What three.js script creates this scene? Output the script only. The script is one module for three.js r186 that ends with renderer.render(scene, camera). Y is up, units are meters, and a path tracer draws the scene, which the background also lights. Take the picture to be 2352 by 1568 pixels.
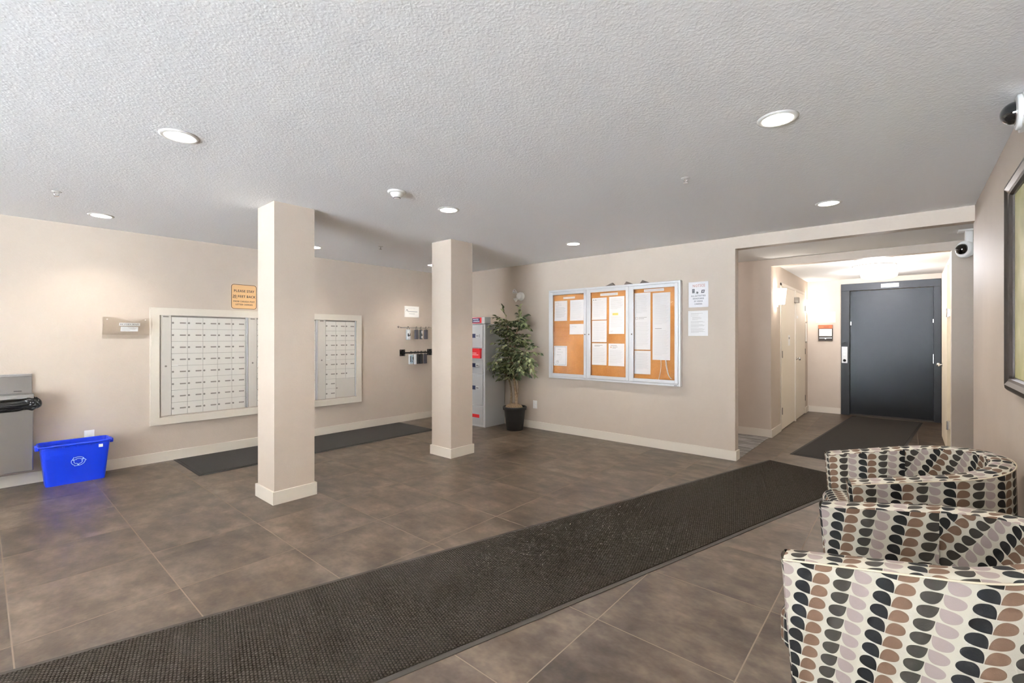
import * as THREE from 'three';
import { RoundedBoxGeometry } from 'three/addons/geometries/RoundedBoxGeometry.js';
import { mergeGeometries } from 'three/addons/utils/BufferGeometryUtils.js';
import { RectAreaLightUniformsLib } from 'three/addons/lights/RectAreaLightUniformsLib.js';

/* ---------- camera, sky, exposure ---------- */
RectAreaLightUniformsLib.init();
const scene = new THREE.Scene();
const renderer = new THREE.WebGLRenderer({ antialias: true });
renderer.toneMapping = THREE.LinearToneMapping;
renderer.toneMappingExposure = 3.25;
renderer.shadowMap.enabled = true;
renderer.shadowMap.type = THREE.PCFSoftShadowMap;
const camera = new THREE.PerspectiveCamera(2 * Math.atan(784 / 1056) * 180 / Math.PI, 2352 / 1568, 0.05, 60);
camera.position.set(0, 1.34, 0);
camera.rotation.y = 40.75 * Math.PI / 180;
camera.setViewOffset(2352, 1568, 0, 8.5, 2352, 1568);
scene.add(camera);
scene.background = new THREE.Color(0.86, 0.93, 1.0);      // even overcast sky behind the entrance glass
scene.backgroundIntensity = 3.5;
const sun = new THREE.DirectionalLight('#e8f2fc', 680); sun.position.set(14, 9, 15); sun.target.position.set(0, 0, 15); sun.castShadow = true;   // runs along the glass front, lights the pale ground outside
Object.assign(sun.shadow.camera, { left: -20, right: 20, top: 20, bottom: -20, near: 1, far: 60 }); sun.shadow.mapSize.set(2048, 2048); scene.add(sun, sun.target);
const DOWN = 2.55, SCONCE = 0.12, FLUSH = 1.5;               // strengths of the ceiling lights, wall lamps, flush lamps

/* ---------- helpers ---------- */
let seed = 7;
const rnd = () => { seed = (seed * 1664525 + 1013904223) >>> 0; return seed / 4294967296; };
const rr = (a, b) => a + (b - a) * rnd();
const taken = new Map();
function numbered(name) { const n = taken.get(name) ?? 0; taken.set(name, n + 1); return n ? name + '_' + String(n).padStart(3, '0') : name; }
const shadows = (o) => { o.castShadow = true; o.receiveShadow = true; return o; };
function obj(name, geo, mat, parent = scene, pos) {
  const m = shadows(new THREE.Mesh(Array.isArray(geo) ? merge(geo) : geo, mat));
  m.name = parent === scene ? numbered(name) : name;
  if (pos) m.position.set(...pos);
  parent.add(m); return m;
}
function thing(name, label, category, [x, y, z] = [0, 0, 0], turn = 0, group) {
  const o = new THREE.Group(); o.name = numbered(name); scene.add(o);
  o.position.set(x, y, z); o.rotation.y = turn; o.userData = { label, category };
  if (group) o.userData.group = group;
  return o;
}
function tag(o, label, category, group) { o.userData = { label, category }; if (group) o.userData.group = group; return o; }
function struct(name, geo, mat) { const m = obj(name, geo, mat); m.userData.kind = 'structure'; return m; }
function structGroup(name) { const g = new THREE.Group(); g.name = numbered(name); g.userData.kind = 'structure'; scene.add(g); return g; }
function copy(root, pos, turn, label) {
  const r = root.clone(); r.name = numbered(root.name.replace(/_\d{3}$/, '')); r.userData = { ...root.userData };
  if (label) r.userData.label = label;
  r.position.set(...pos); if (turn !== undefined) r.rotation.y = turn; scene.add(r); return r;
}
function plain(g) {
  g = g.index ? g.toNonIndexed() : g;
  for (const k of Object.keys(g.attributes)) if (!['position', 'normal', 'uv'].includes(k)) g.deleteAttribute(k);
  if (!g.attributes.uv) g.setAttribute('uv', new THREE.BufferAttribute(new Float32Array(g.attributes.position.count * 2), 2));
  return g;
}
const merge = (list) => mergeGeometries(list.map(plain));
// uv in metres from the dominant direction of each face
function metric(g, du = 0, dv = 0) {
  g = plain(g); const p = g.attributes.position, n = g.attributes.normal, uv = g.attributes.uv;
  for (let i = 0; i < p.count; i++) {
    const ax = Math.abs(n.getX(i)), ay = Math.abs(n.getY(i)), az = Math.abs(n.getZ(i));
    if (ay >= ax && ay >= az) uv.setXY(i, p.getX(i) + du, p.getZ(i) + dv);
    else if (ax >= az) uv.setXY(i, p.getZ(i) + du, p.getY(i) + dv);
    else uv.setXY(i, p.getX(i) + du, p.getY(i) + dv);
  }
  return g;
}
const boxAt = (x0, x1, y0, y1, z0, z1) => new THREE.BoxGeometry(Math.abs(x1 - x0), Math.abs(y1 - y0), Math.abs(z1 - z0)).translate((x0 + x1) / 2, (y0 + y1) / 2, (z0 + z1) / 2);
const mb = (...a) => metric(boxAt(...a));
const rb = (w, h, d, r = 0.004, seg = 2) => new RoundedBoxGeometry(w, h, d, seg, r);
const rbAt = (x0, x1, y0, y1, z0, z1, r = 0.004, seg = 2) => rb(Math.abs(x1 - x0), Math.abs(y1 - y0), Math.abs(z1 - z0), r, seg).translate((x0 + x1) / 2, (y0 + y1) / 2, (z0 + z1) / 2);
const cyl = (r0, r1, h, n = 24, open = false) => new THREE.CylinderGeometry(r0, r1, h, n, 1, open);
const V = (x, y, z) => new THREE.Vector3(x, y, z);
const tube = (pts, r, n = 24, m = 8, closed = false) => new THREE.TubeGeometry(new THREE.CatmullRomCurve3(pts.map((p) => V(...p)), closed), n, r, m, closed);
const lathe = (pts, n = 32) => new THREE.LatheGeometry(pts.map((p) => new THREE.Vector2(...p)), n);
function grid(nu, nv, fn, uvfn) {                       // fn(u,v) -> [x,y,z] in 0..1
  const pos = [], uv = [], idx = [];
  for (let i = 0; i <= nu; i++) for (let j = 0; j <= nv; j++) { pos.push(...fn(i / nu, j / nv)); uv.push(...(uvfn ? uvfn(i / nu, j / nv) : [i / nu, j / nv])); }
  for (let i = 0; i < nu; i++) for (let j = 0; j < nv; j++) { const a = i * (nv + 1) + j, b = a + nv + 1; idx.push(a, b, a + 1, b, b + 1, a + 1); }
  const g = new THREE.BufferGeometry();
  g.setAttribute('position', new THREE.Float32BufferAttribute(pos, 3)); g.setAttribute('uv', new THREE.Float32BufferAttribute(uv, 2)); g.setIndex(idx); g.computeVertexNormals();
  return g;
}
// periodic value noise
function noiseField(seedN) {
  const t = new Float32Array(65536); let s = seedN >>> 0; for (let i = 0; i < 65536; i++) { s = (s * 1664525 + 1013904223) >>> 0; t[i] = s / 4294967296; }
  return (x, y, px, py) => {
    const xi = Math.floor(x), yi = Math.floor(y), fx = x - xi, fy = y - yi, u = fx * fx * (3 - 2 * fx), v = fy * fy * (3 - 2 * fy);
    const h = (a, b) => t[((((a % px) + px) % px) * 251 + (((b % py) + py) % py) * 7919) & 65535];
    return (h(xi, yi) * (1 - u) + h(xi + 1, yi) * u) * (1 - v) + (h(xi, yi + 1) * (1 - u) + h(xi + 1, yi + 1) * u) * v;
  };
}
function dataTex(n, fn, srgb = true, m = n) {            // fn(x,y in 0..1) -> [r,g,b] 0..255
  const d = new Uint8Array(n * m * 4);
  for (let j = 0; j < m; j++) for (let i = 0; i < n; i++) { const c = fn(i / n, j / m), k = (j * n + i) * 4; d[k] = c[0]; d[k + 1] = c[1]; d[k + 2] = c[2]; d[k + 3] = 255; }
  const t = new THREE.DataTexture(d, n, m); t.wrapS = t.wrapT = THREE.RepeatWrapping; t.magFilter = THREE.LinearFilter; t.minFilter = THREE.LinearMipmapLinearFilter; t.generateMipmaps = true;
  if (srgb) t.colorSpace = THREE.SRGBColorSpace; t.needsUpdate = true; return t;
}
function canvasTex(w, h, draw) {
  const c = document.createElement('canvas'); c.width = w; c.height = h; draw(c.getContext('2d'), w, h);
  const t = new THREE.CanvasTexture(c); t.colorSpace = THREE.SRGBColorSpace; t.wrapS = t.wrapT = THREE.RepeatWrapping; t.magFilter = THREE.LinearFilter; return t;
}
const clamp = (v, a = 0, b = 1) => Math.min(b, Math.max(a, v));
const clamp8 = (v) => clamp(v, 0, 255);
const n1 = noiseField(11), n2 = noiseField(29), n3 = noiseField(53);
const fbm = (n, x, y, f, oct, fy = f) => { let a = 0.5, s = 0, t = 0; for (let o = 0; o < oct; o++) { s += a * n(x * f, y * fy, f, fy); t += a; a *= 0.55; f *= 2; fy *= 2; } return s / t; };
const std = (o) => new THREE.MeshStandardMaterial(o);
const phys = (o) => new THREE.MeshPhysicalMaterial(o);
const rep = (t, sx, sy = sx) => { t.repeat.set(1 / sx, 1 / sy); return t; };   // texture that spans sx by sy metres

/* ---------- materials ---------- */
const wallBump = rep(dataTex(512, (x, y) => { const v = 255 * (0.6 * fbm(n1, x, y, 64, 2) + 0.4 * fbm(n2, x, y, 24, 2)); return [v, v, v]; }, false), 0.6);
const wallMap = rep(dataTex(256, (x, y) => { const v = (fbm(n3, x, y, 6, 4) - 0.5) * 8; return [194 + v, 180 + v, 165 + v]; }), 1.7);
const M = {};
M.wall = std({ map: wallMap, roughness: 0.62, bumpMap: wallBump, bumpScale: 0.0006 });
M.trim = std({ color: '#d5ccbe', roughness: 0.42 });
M.ceiling = std({ color: '#f5f5f5', roughness: 0.95, bumpScale: 0.0007,
  bumpMap: rep(dataTex(1024, (x, y) => { const a = fbm(n1, x, y, 150, 2), b = fbm(n2, x, y, 74, 2); const v = 255 * clamp((a * 0.55 + b * 0.45 - 0.38) * 3.2); return [v, v, v]; }, false), 1.25) });
M.smoothCeiling = std({ color: '#eeeeec', roughness: 0.9, bumpMap: wallBump, bumpScale: 0.0012 });
const tileMap = rep(dataTex(1024, (x, y) => {
  const big = fbm(n1, x, y, 7, 4, 11), mid = fbm(n2, x, y, 18, 4, 30), fine = fbm(n3, x, y, 120, 2, 170), streak = fbm(n2, x, y, 40, 3, 10);
  const v = (big - 0.5) * 50 + (mid - 0.5) * 70 + (fine - 0.5) * 16 + (streak - 0.5) * 22;
  return [clamp8(83 + v), clamp8(70 + v * 0.96), clamp8(58 + v * 0.88)];
}), 2.44);
const tileBump = rep(dataTex(512, (x, y) => { const v = 255 * (0.5 * fbm(n2, x, y, 20, 4) + 0.5 * fbm(n3, x, y, 120, 2)); return [v, v, v]; }, false), 1.22);
M.tile = std({ map: tileMap, roughness: 0.36, bumpMap: tileBump, bumpScale: 0.0006 });
M.grout = std({ color: '#85796b', roughness: 0.85 });
// ribbed entrance matting: staggered nubs
const matCell = (x, y, nx, ny) => { const r = Math.floor(y * ny), fx = ((x * nx + (r % 2) * 0.5) % 1), fy = (y * ny) % 1; return Math.max(0, 1 - Math.pow(Math.abs(fx - 0.5) * 2.1, 2.4) - Math.pow(Math.abs(fy - 0.5) * 2.1, 2.4)); };
const matMap = rep(dataTex(512, (x, y) => { const h = matCell(x, y, 20, 24), f = n3(x * 256, y * 256, 256, 256), g = fbm(n1, x, y, 30, 2); const v = (f - 0.5) * 40 + (g - 0.5) * 22 + (h - 0.4) * 30; return [clamp8(50 + v), clamp8(44 + v), clamp8(38 + v)]; }), 0.32);
const matBump = rep(dataTex(512, (x, y) => { const h = matCell(x, y, 20, 24), f = n3(x * 200, y * 200, 200, 200); const v = 255 * clamp(0.75 * h + 0.25 * f); return [v, v, v]; }, false), 0.32);
M.mat = phys({ map: matMap, roughness: 1, specularIntensity: 0.15, bumpMap: matBump, bumpScale: 0.0035 });
M.matRib = std({ map: rep(dataTex(512, (x, y) => { const h = 0.5 + 0.5 * Math.sin(y * Math.PI * 2 * 32), f = n3(x * 256, y * 256, 256, 256); const v = (f - 0.5) * 36 + (h - 0.5) * 20; return [clamp8(46 + v), clamp8(42 + v), clamp8(38 + v)]; }), 0.32), roughness: 0.96,
  bumpMap: rep(dataTex(256, (x, y) => { const v = 127 + 127 * Math.sin(y * Math.PI * 2 * 32); return [v, v, v]; }, false), 0.32), bumpScale: 0.003 });
M.rubber = std({ color: '#3a342e', roughness: 0.7 });
M.rubberBlack = std({ color: '#1d1b1a', roughness: 0.65 });
M.carpet = std({ roughness: 0.98, map: rep(dataTex(512, (x, y) => { const s = fbm(n1, x, y, 4, 3, 60), f = n3(x * 256, y * 256, 256, 256); const v = (s - 0.5) * 190 + (f - 0.5) * 30; return [clamp8(124 + v), clamp8(120 + v), clamp8(116 + v)]; }), 0.6) });
M.mailMetal = std({ color: '#d6d1c8', roughness: 0.4 });
M.mailStrip = std({ color: '#cac4ba', roughness: 0.45 });
M.mailGap = std({ color: '#8c857b', roughness: 0.6 });
M.lockMetal = std({ color: '#8d877e', roughness: 0.35, metalness: 0.8 });
M.slot = std({ color: '#8f887e', roughness: 0.5, metalness: 0.3 });
M.chrome = std({ color: '#d8d8d8', roughness: 0.18, metalness: 1 });
M.alu = std({ color: '#e3e4e6', roughness: 0.38, metalness: 0.45 });
M.steel = std({ color: '#a6a5a3', roughness: 0.36, metalness: 0.9, bumpMap: rep(dataTex(256, (x, y) => { const v = 255 * n1(x * 2, y * 256, 2, 256); return [v, v, v]; }, false), 0.25), bumpScale: 0.0002 });
M.cork = std({ roughness: 0.9, map: rep(dataTex(512, (x, y) => { const a = fbm(n1, x, y, 5, 3), f = fbm(n3, x, y, 130, 2); const v = (a - 0.5) * 30 + (f - 0.5) * 26; return [clamp8(190 + v), clamp8(126 + v), clamp8(58 + v * 0.8)]; }), 0.7) });
M.glass = phys({ color: '#ffffff', roughness: 0.03, transmission: 1, thickness: 0, ior: 1.5 });
M.acrylic = phys({ color: '#f9f8f6', roughness: 0.05, transmission: 1, thickness: 0, ior: 1.49 });
M.blue = std({ color: '#0a34c6', roughness: 0.34 });
M.blackPlastic = std({ color: '#17161a', roughness: 0.45 });
M.bag = std({ color: '#070708', roughness: 0.3, bumpMap: dataTex(256, (x, y) => { const v = 255 * Math.abs(fbm(n1, x, y, 14, 3, 4) - 0.5) * 2.4; return [clamp8(v), clamp8(v), clamp8(v)]; }, false), bumpScale: 0.02, side: THREE.DoubleSide });
M.white = std({ color: '#eceae5', roughness: 0.5 });
M.whiteGloss = std({ color: '#f0efec', roughness: 0.25 });
M.paper = std({ color: '#eceae7', roughness: 0.85 });
M.elevFrame = phys({ color: '#28282a', roughness: 0.45, specularIntensity: 0.6 });
M.elevDoor = phys({ color: '#141414', roughness: 0.36, specularIntensity: 0.42, bumpMap: wallBump, bumpScale: 0.0004 });
M.dark = std({ color: '#2a2827', roughness: 0.6 });
M.door = std({ color: '#e3d9c8', roughness: 0.45 });
M.creamDoor = std({ color: '#e6d8bd', roughness: 0.45 });
M.pot = std({ color: '#201d1b', roughness: 0.5 });
M.bark = std({ roughness: 0.85, map: rep(dataTex(128, (x, y) => { const v = (fbm(n2, x, y, 8, 3, 20) - 0.5) * 90; return [clamp8(146 + v), clamp8(124 + v), clamp8(98 + v)]; }), 0.2) });
M.soil = std({ roughness: 0.95, map: rep(dataTex(128, (x, y) => { const v = (fbm(n1, x, y, 14, 3) - 0.5) * 130; return [clamp8(150 + v), clamp8(126 + v), clamp8(98 + v)]; }), 0.15) });
M.leaf = ['#66724c', '#8d9668', '#465238', '#b4ba8d', '#78835e'].map((c) => phys({ color: c, roughness: 0.55, side: THREE.DoubleSide, transmission: 0.12, thickness: 0 }));
M.lensGlow = std({ color: '#ffffff', emissive: '#fff8ee', emissiveIntensity: 14, roughness: 0.6 });
M.shadeGlow = std({ color: '#ffffff', emissive: '#fff6ea', emissiveIntensity: 0.75, roughness: 0.5 });
M.locker = std({ color: '#bfc1c3', roughness: 0.5, metalness: 0.2 });
M.lockerLight = std({ color: '#d2d3d4', roughness: 0.5, metalness: 0.2 });
M.red = std({ color: '#cf1f25', roughness: 0.5 });
M.navy = std({ color: '#1c2246', roughness: 0.5 });
M.blackMetal = std({ color: '#141414', roughness: 0.5, metalness: 0.5 });
M.boxGrey = std({ color: '#4c4a50', roughness: 0.5, metalness: 0.3 });
M.boxBlack = std({ color: '#1b1b1d', roughness: 0.5 });
M.boxPale = std({ color: '#cfd3d6', roughness: 0.5 });
M.frameDark = std({ color: '#3b332e', roughness: 0.28, metalness: 0.5 });
M.domeBlack = phys({ color: '#0a0a0b', roughness: 0.08, clearcoat: 1 });
M.brownFelt = std({ color: '#5f564e', roughness: 0.9 });
const printMat = (tex, rough = 0.6) => std({ map: tex, roughness: rough });

/* ---------- the room shell ---------- */
const C = 2.44, XA = -6.13, ZB = -5.39, XR = 0.42, ZF = 5.0;
const YL = 2.36, YC = 2.395;                               // lift lobby and corridor ceilings
struct('wall_left', mb(XA - 0.15, XA, 0, C, ZB - 0.12, ZF + 0.15), M.wall);
struct('wall_back', mb(XA, -1.43, 0, C, ZB - 0.12, ZB), M.wall);
struct('wall_header', mb(-1.43, XR, 2.31, C, ZB - 0.12, ZB), M.wall);
struct('wall_right', mb(XR, XR + 0.15, 0, C, ZB - 0.12, ZF + 0.15), M.wall);
struct('wall_front', [mb(XA, -3.3, 0, C, ZF, ZF + 0.15), mb(0.1, XR, 0, C, ZF, ZF + 0.15), mb(-3.3, 0.1, 2.36, C, ZF, ZF + 0.15)], M.wall);
struct('ceiling', mb(XA - 0.15, XR + 0.15, C, C + 0.12, ZB - 0.12, ZF + 0.15), M.ceiling);
// cross corridor
struct('ceiling_corridor', mb(-4.3, 2.0, YC, YC + 0.165, -6.95, ZB - 0.12), M.smoothCeiling);
struct('wall_corridor_back', [mb(-4.3, -1.395, 0, YC, -7.07, -6.95), mb(0.36, 2.0, 0, YC, -7.07, -6.95), mb(-1.395, 0.36, 2.3, YC, -7.07, -6.95)], M.wall);
struct('wall_corridor_front', mb(XR + 0.15, 2.0, 0, YC, ZB - 0.12, ZB), M.wall);
struct('wall_corridor_left', mb(-4.42, -4.3, 0, YC, -7.07, ZB - 0.12), M.wall);
struct('wall_corridor_right', mb(2.0, 2.12, 0, YC, -7.07, ZB), M.wall);
// lift lobby
struct('ceiling_lobby', mb(-1.55, 0.56, YL, YL + 0.2, -10.1, -7.07), M.smoothCeiling);
struct('wall_lobby_left', mb(-1.515, -1.395, 0, YL, -9.9, -7.07), M.wall);
struct('wall_lobby_right', mb(0.4, 0.52, 0, YL, -9.9, -7.07), M.wall);
struct('wall_lobby_back', [mb(-1.515, -0.775, 0, YL, -10.1, -9.9), mb(0.314, 0.52, 0, YL, -10.1, -9.9), mb(-0.775, 0.314, 2.155, YL, -10.1, -9.9)], M.wall);
// baseboards
const BB = 0.105, bt = 0.016;
const board = (a) => { const g = rbAt(...a, 0.0015, 1); return metric(g); };
struct('baseboard_left', board([XA, XA + bt, 0, BB, ZB, ZF]), M.trim);
struct('baseboard_back', board([XA + bt, -1.43 + bt, 0, BB, ZB, ZB + bt]), M.trim);
struct('baseboard_back_end', board([-1.43, -1.43 + bt, 0, BB, ZB - 0.12, ZB]), M.trim);
struct('baseboard_right', board([XR - bt, XR, 0, BB, ZB - 0.12, ZF]), M.trim);
struct('baseboard_corridor', board([-4.3, -1.395 + bt, 0, BB, -6.95, -6.95 + bt]), M.trim);
struct('baseboard_corridor_right', board([0.36, 2.0, 0, BB, -6.95, -6.95 + bt]), M.trim);
struct('baseboard_lobby_left', board([-1.395, -1.395 + bt, 0, BB, -7.52, -6.95]), M.trim);
struct('baseboard_lobby_corner', board([-1.395, -1.395 + bt, 0, BB, -9.9, -9.6]), M.trim);
struct('baseboard_lobby_back', board([-1.395, -0.9, 0, BB, -9.9, -9.9 + bt]), M.trim);
// floor: bedding in grout colour, every tile a mesh of its own
const floor = structGroup('floor');
obj('grout_bed', mb(XA - 0.15, XR + 0.15, -0.1, -0.0005, ZB, ZF + 0.15), M.grout, floor);
obj('grout_bed', mb(-1.415, 2.0, -0.1, -0.0005, -10.1, ZB), M.grout, floor);
const T = 0.61, gap = 0.0027, variants = [];
for (let k = 0; k < 10; k++) variants.push(metric(boxAt(-T / 2 + gap, T / 2 - gap, -0.01, 0, -T / 2 + gap, T / 2 - gap), rr(0, 2.44), rr(0, 2.44)));
function tileAt(x0, x1, z0, z1) {
  if (x1 - x0 < 0.02 || z1 - z0 < 0.02) return;
  const full = x1 - x0 > T - 0.001 && z1 - z0 > T - 0.001;
  const g = full ? variants[Math.floor(rnd() * 10)] : metric(boxAt(-(x1 - x0) / 2 + gap, (x1 - x0) / 2 - gap, -0.01, 0, -(z1 - z0) / 2 + gap, (z1 - z0) / 2 - gap), rr(0, 2.44), rr(0, 2.44));
  obj('tile', g, M.tile, floor, [(x0 + x1) / 2, 0, (z0 + z1) / 2]);
}
for (let i = -5; i <= 9; i++) for (let j = -10; j <= 16; j++) {
  const x0 = -3.562 + i * T, x1 = x0 + T, z1 = -0.705 - j * T, z0 = z1 - T, cx0 = Math.max(x0, XA), cx1 = Math.min(x1, XR), cz1 = Math.min(z1, ZF);
  if (cx1 <= cx0 || cz1 <= z0) continue;
  if (z0 >= ZB) { tileAt(cx0, cx1, z0, cz1); continue; }
  const hx0 = Math.max(cx0, -1.415);
  if (cz1 > ZB && cx0 < -1.415) tileAt(cx0, Math.min(cx1, -1.415), ZB, cz1);
  if (cx1 > hx0 && cz1 > -9.98) tileAt(hx0, Math.min(cx1, 0.41), Math.max(z0, -9.98), cz1);
}
struct('floor_corridor_right', mb(0.41, 2.0, -0.002, 0.004, -6.95, ZB - 0.12), M.carpet);
struct('floor_corridor', mb(-4.3, -1.415, -0.1, 0.004, -6.95, ZB - 0.12), M.carpet);
// entrance glazing behind the camera, and the pavement outside it
{
  const w = structGroup('window_1'), fr = M.elevFrame, z = ZF + 0.075;
  const posts = [-3.3, -2.7, -1.7, -0.7, 0.1];
  for (const x of posts) obj('mullion', boxAt(x - 0.025, x + 0.025, 0, 2.36, z - 0.04, z + 0.04), fr, w);
  for (let k = 0; k < 4; k++) {
    const a = posts[k] + 0.025, b = posts[k + 1] - 0.025;
    obj('rail', boxAt(a, b, 2.3, 2.36, z - 0.03, z + 0.03), fr, w); obj('rail', boxAt(a, b, 0, 0.08, z - 0.03, z + 0.03), fr, w);
    obj('pane', boxAt(a, b, 0.08, 2.3, z - 0.003, z + 0.003), M.glass, w);
  }
  obj('push_bar', tube([[-2.6, 1.0, z - 0.05], [-1.8, 1.0, z - 0.05]], 0.018, 6), M.chrome, w);
  struct('ground_outside', mb(-30, 24, -0.2, -0.02, ZF + 0.15, 40), std({ color: '#eceef0', roughness: 0.95 }));
}

/* ---------- columns ---------- */
function column(x, z, label) {
  const g = thing('column', label, 'column', [x, 0, z], 0, 'square columns'), h = 0.165;
  obj('shaft', mb(-h, h, 0, C, -h, h), M.wall, g);
  for (let k = 0; k < 4; k++) { const b = obj('baseboard', board([-h - (k % 2 ? 0 : bt), h + (k % 2 ? 0 : bt), 0, BB, h, h + bt]), M.trim, g); b.rotation.y = k * Math.PI / 2; }
}
column(-4.02, -1.715, 'square beige column in front of the wall of mailboxes');
column(-4.015, -3.595, 'square beige column beside the parcel locker and the potted tree');

/* ---------- ceiling lights ---------- */
const trimRing = lathe([[0.068, 0.0], [0.07, -0.007], [0.083, -0.008], [0.092, -0.003], [0.093, 0.0]], 40);
const lens = lathe([[0.0, -0.0075], [0.045, -0.0068], [0.07, -0.005]], 40);
function downlight(x, z, label) {
  const g = thing('ceiling_light', label, 'ceiling light', [x, C, z], 0, 'round recessed ceiling lights');
  obj('trim_ring', trimRing, M.white, g); obj('lens', lens, M.lensGlow, g);
  const l = new THREE.SpotLight('#fff6ec', DOWN, 0, 1.15, 1); l.position.set(0, -0.014, 0); l.target.position.set(0, -1, 0); l.castShadow = true; l.shadow.radius = 3; l.name = 'lamp'; g.add(l, l.target);
}
downlight(-3.01, -0.715, 'round glowing ceiling light over open floor before the columns');
downlight(-5.5, -0.72, 'round glowing ceiling light above the blue recycling bin wall');
downlight(-0.497, -2.62, 'round glowing ceiling light above the patterned armchairs');
downlight(-2.99, -2.635, 'round glowing ceiling light next to the smoke detector');
downlight(-0.492, -4.53, 'round glowing ceiling light just before the hallway header');
downlight(-2.965, -4.54, 'round glowing ceiling light in front of the bulletin board');
downlight(-5.46, -2.66, 'small glowing ceiling light half hidden behind the front column by the mailboxes');
downlight(-5.44, -4.48, 'small glowing ceiling light by the corner above the lockbox rails');
downlight(-0.5, -0.715, 'round glowing ceiling light of the armchair row, closest to the entrance half of the room');
for (const [z, row] of [[1.2, 'first row behind the armchairs'], [3.12, 'row next to the entrance glass']]) for (const [x, side] of [[-5.5, 'mailbox wall side'], [-3.01, 'middle'], [-0.5, 'picture wall side']]) downlight(x, z, 'round ceiling light, ' + row + ', ' + side);

/* ---------- mats ---------- */
function floorMat(label, cx, cz, w, l, turn, mat, border, group) {
  const g = thing('floor_mat', label, 'floor mat', [cx, 0, cz], turn, group), b = 0.028;
  obj('rubber_border', [rbAt(-w / 2, w / 2, 0, 0.004, -l / 2, l / 2, 0.0019, 1)], border, g);
  obj('carpet_pile', metric(rbAt(-w / 2 + b, w / 2 - b, 0.001, 0.009, -l / 2 + b, l / 2 - b, 0.003, 1)), mat, g);
}
{
  const a = Math.atan(0.284), len = 7.4, wd = 0.9, ex = -1.155, ez = -5.66;         // far left corner of the long mat
  const ux = -Math.sin(a), uz = Math.cos(a), vx = Math.cos(a), vz = Math.sin(a);
  floorMat('long ribbed brown-black runner mat leading diagonally to the hallway', ex + ux * len / 2 + vx * wd / 2, ez + uz * len / 2 + vz * wd / 2, wd, len, -a, M.mat, M.rubber);
}
floorMat('narrow dark ribbed mat along the wall under the mailboxes', -5.655, -2.87, 0.9, 2.95, 0, M.matRib, M.rubberBlack);
floorMat('dark ribbed mat in front of the black elevator door', -0.428, -7.9, 0.9, 3.7, -0.085, M.matRib, M.rubberBlack);

/* ---------- mailboxes on the left wall (local x runs along the wall, z out of it) ---------- */
const onLeft = Math.PI / 2;
{
  const f = structGroup('trim_1'); f.position.set(XA, 0.4, -1.193); f.rotation.y = onLeft;       // white surround of the built-in mailboxes
  const W = 2.494, Hh = 1.267, b = 0.08, t = 0.028;
  const mitre = (pts) => { const s = new THREE.Shape(pts.map((p) => new THREE.Vector2(...p))); return new THREE.ExtrudeGeometry(s, { depth: t - 0.003, bevelEnabled: true, bevelSize: 0.002, bevelThickness: 0.003, bevelSegments: 1 }); };
  obj('frame_board', mitre([[0, 0], [W, 0], [W - b, b], [b, b]]), M.trim, f); obj('frame_board', mitre([[0, Hh], [b, Hh - b], [W - b, Hh - b], [W, Hh]]), M.trim, f);
  obj('frame_board', mitre([[0, 0], [b, b], [b, Hh - b], [0, Hh]]), M.trim, f); obj('frame_board', mitre([[W, 0], [W, Hh], [W - b, Hh - b], [W - b, b]]), M.trim, f);
}
const doorW = 0.1485, rowH = 0.1345;
const doorGeo = (w, h) => rbAt(0.0013, w - 0.0013, 0.0016, h - 0.0016, 0.004, 0.012, 0.0012, 1);
const mailDoor = doorGeo(doorW, rowH), lockGeo = cyl(0.0095, 0.0105, 0.006, 14).rotateX(Math.PI / 2), slotGeo = rb(0.056, 0.014, 0.004, 0.0019, 1);
function mailUnit(z, label, cols, strip, big) {
  const g = thing('mailbox_unit', label, 'mailboxes', [XA, 0.493, z], onLeft, 'built-in mailbox units'), W = strip + cols * doorW + 0.03, H = rowH * 8;
  obj('back_plate', boxAt(0, W, -0.0, H + 0.02, 0.0005, 0.004), M.mailGap, g);
  const s = obj('carrier_strip', rbAt(0.002, strip - 0.004, 0, H + 0.02, 0.004, 0.014, 0.0015, 1), M.mailStrip, g);
  obj('lock', lockGeo, M.lockMetal, s, [strip * 0.5, H * 0.5, 0.015]); obj('name_label', rb(0.05, 0.014, 0.002, 0.0008, 1), M.slot, s, [strip * 0.5, H + 0.002, 0.015]);
  obj('edge_rail', [boxAt(W - 0.027, W - 0.018, 0, H + 0.02, 0.004, 0.02), boxAt(W - 0.012, W - 0.002, 0, H + 0.02, 0.004, 0.018)], M.alu, g);
  obj('hinge_tab', rb(0.06, 0.008, 0.006, 0.001, 1), M.white, g, [strip + 0.03, H * 0.505, 0.016]);
  for (let r = 0; r < 8; r++) for (let c = 0; c < cols; c++) {
    if (big && r < 2 && c > 0) continue;
    const d = obj('mail_door', mailDoor, M.mailMetal, g, [strip + c * doorW, r * rowH, 0]);
    obj('lock', lockGeo, M.lockMetal, d, [0.014, rowH * 0.52, 0.0145]);
    if (!(big && r === 2 && c === cols - 1)) obj('name_slot', slotGeo, M.slot, d, [doorW * 0.71, rowH * 0.52, 0.0135]);
  }
  if (big) { const d = obj('parcel_door', doorGeo(doorW * (cols - 1), rowH * 2), M.mailStrip, g, [strip + doorW, 0, 0]); obj('lock', lockGeo, M.chrome, d, [0.014, rowH * 1.02, 0.0145]); }
}
mailUnit(-1.281, 'silver mailbox unit of five columns next to the clear return mail pocket', 5, 0.1, false);
mailUnit(-2.155, 'silver mailbox unit mostly hidden behind the front column', 5, 0.1, false);
mailUnit(-3.028, 'narrow silver mailbox unit of three columns with a large parcel door', 3, 0.115, true);

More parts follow.
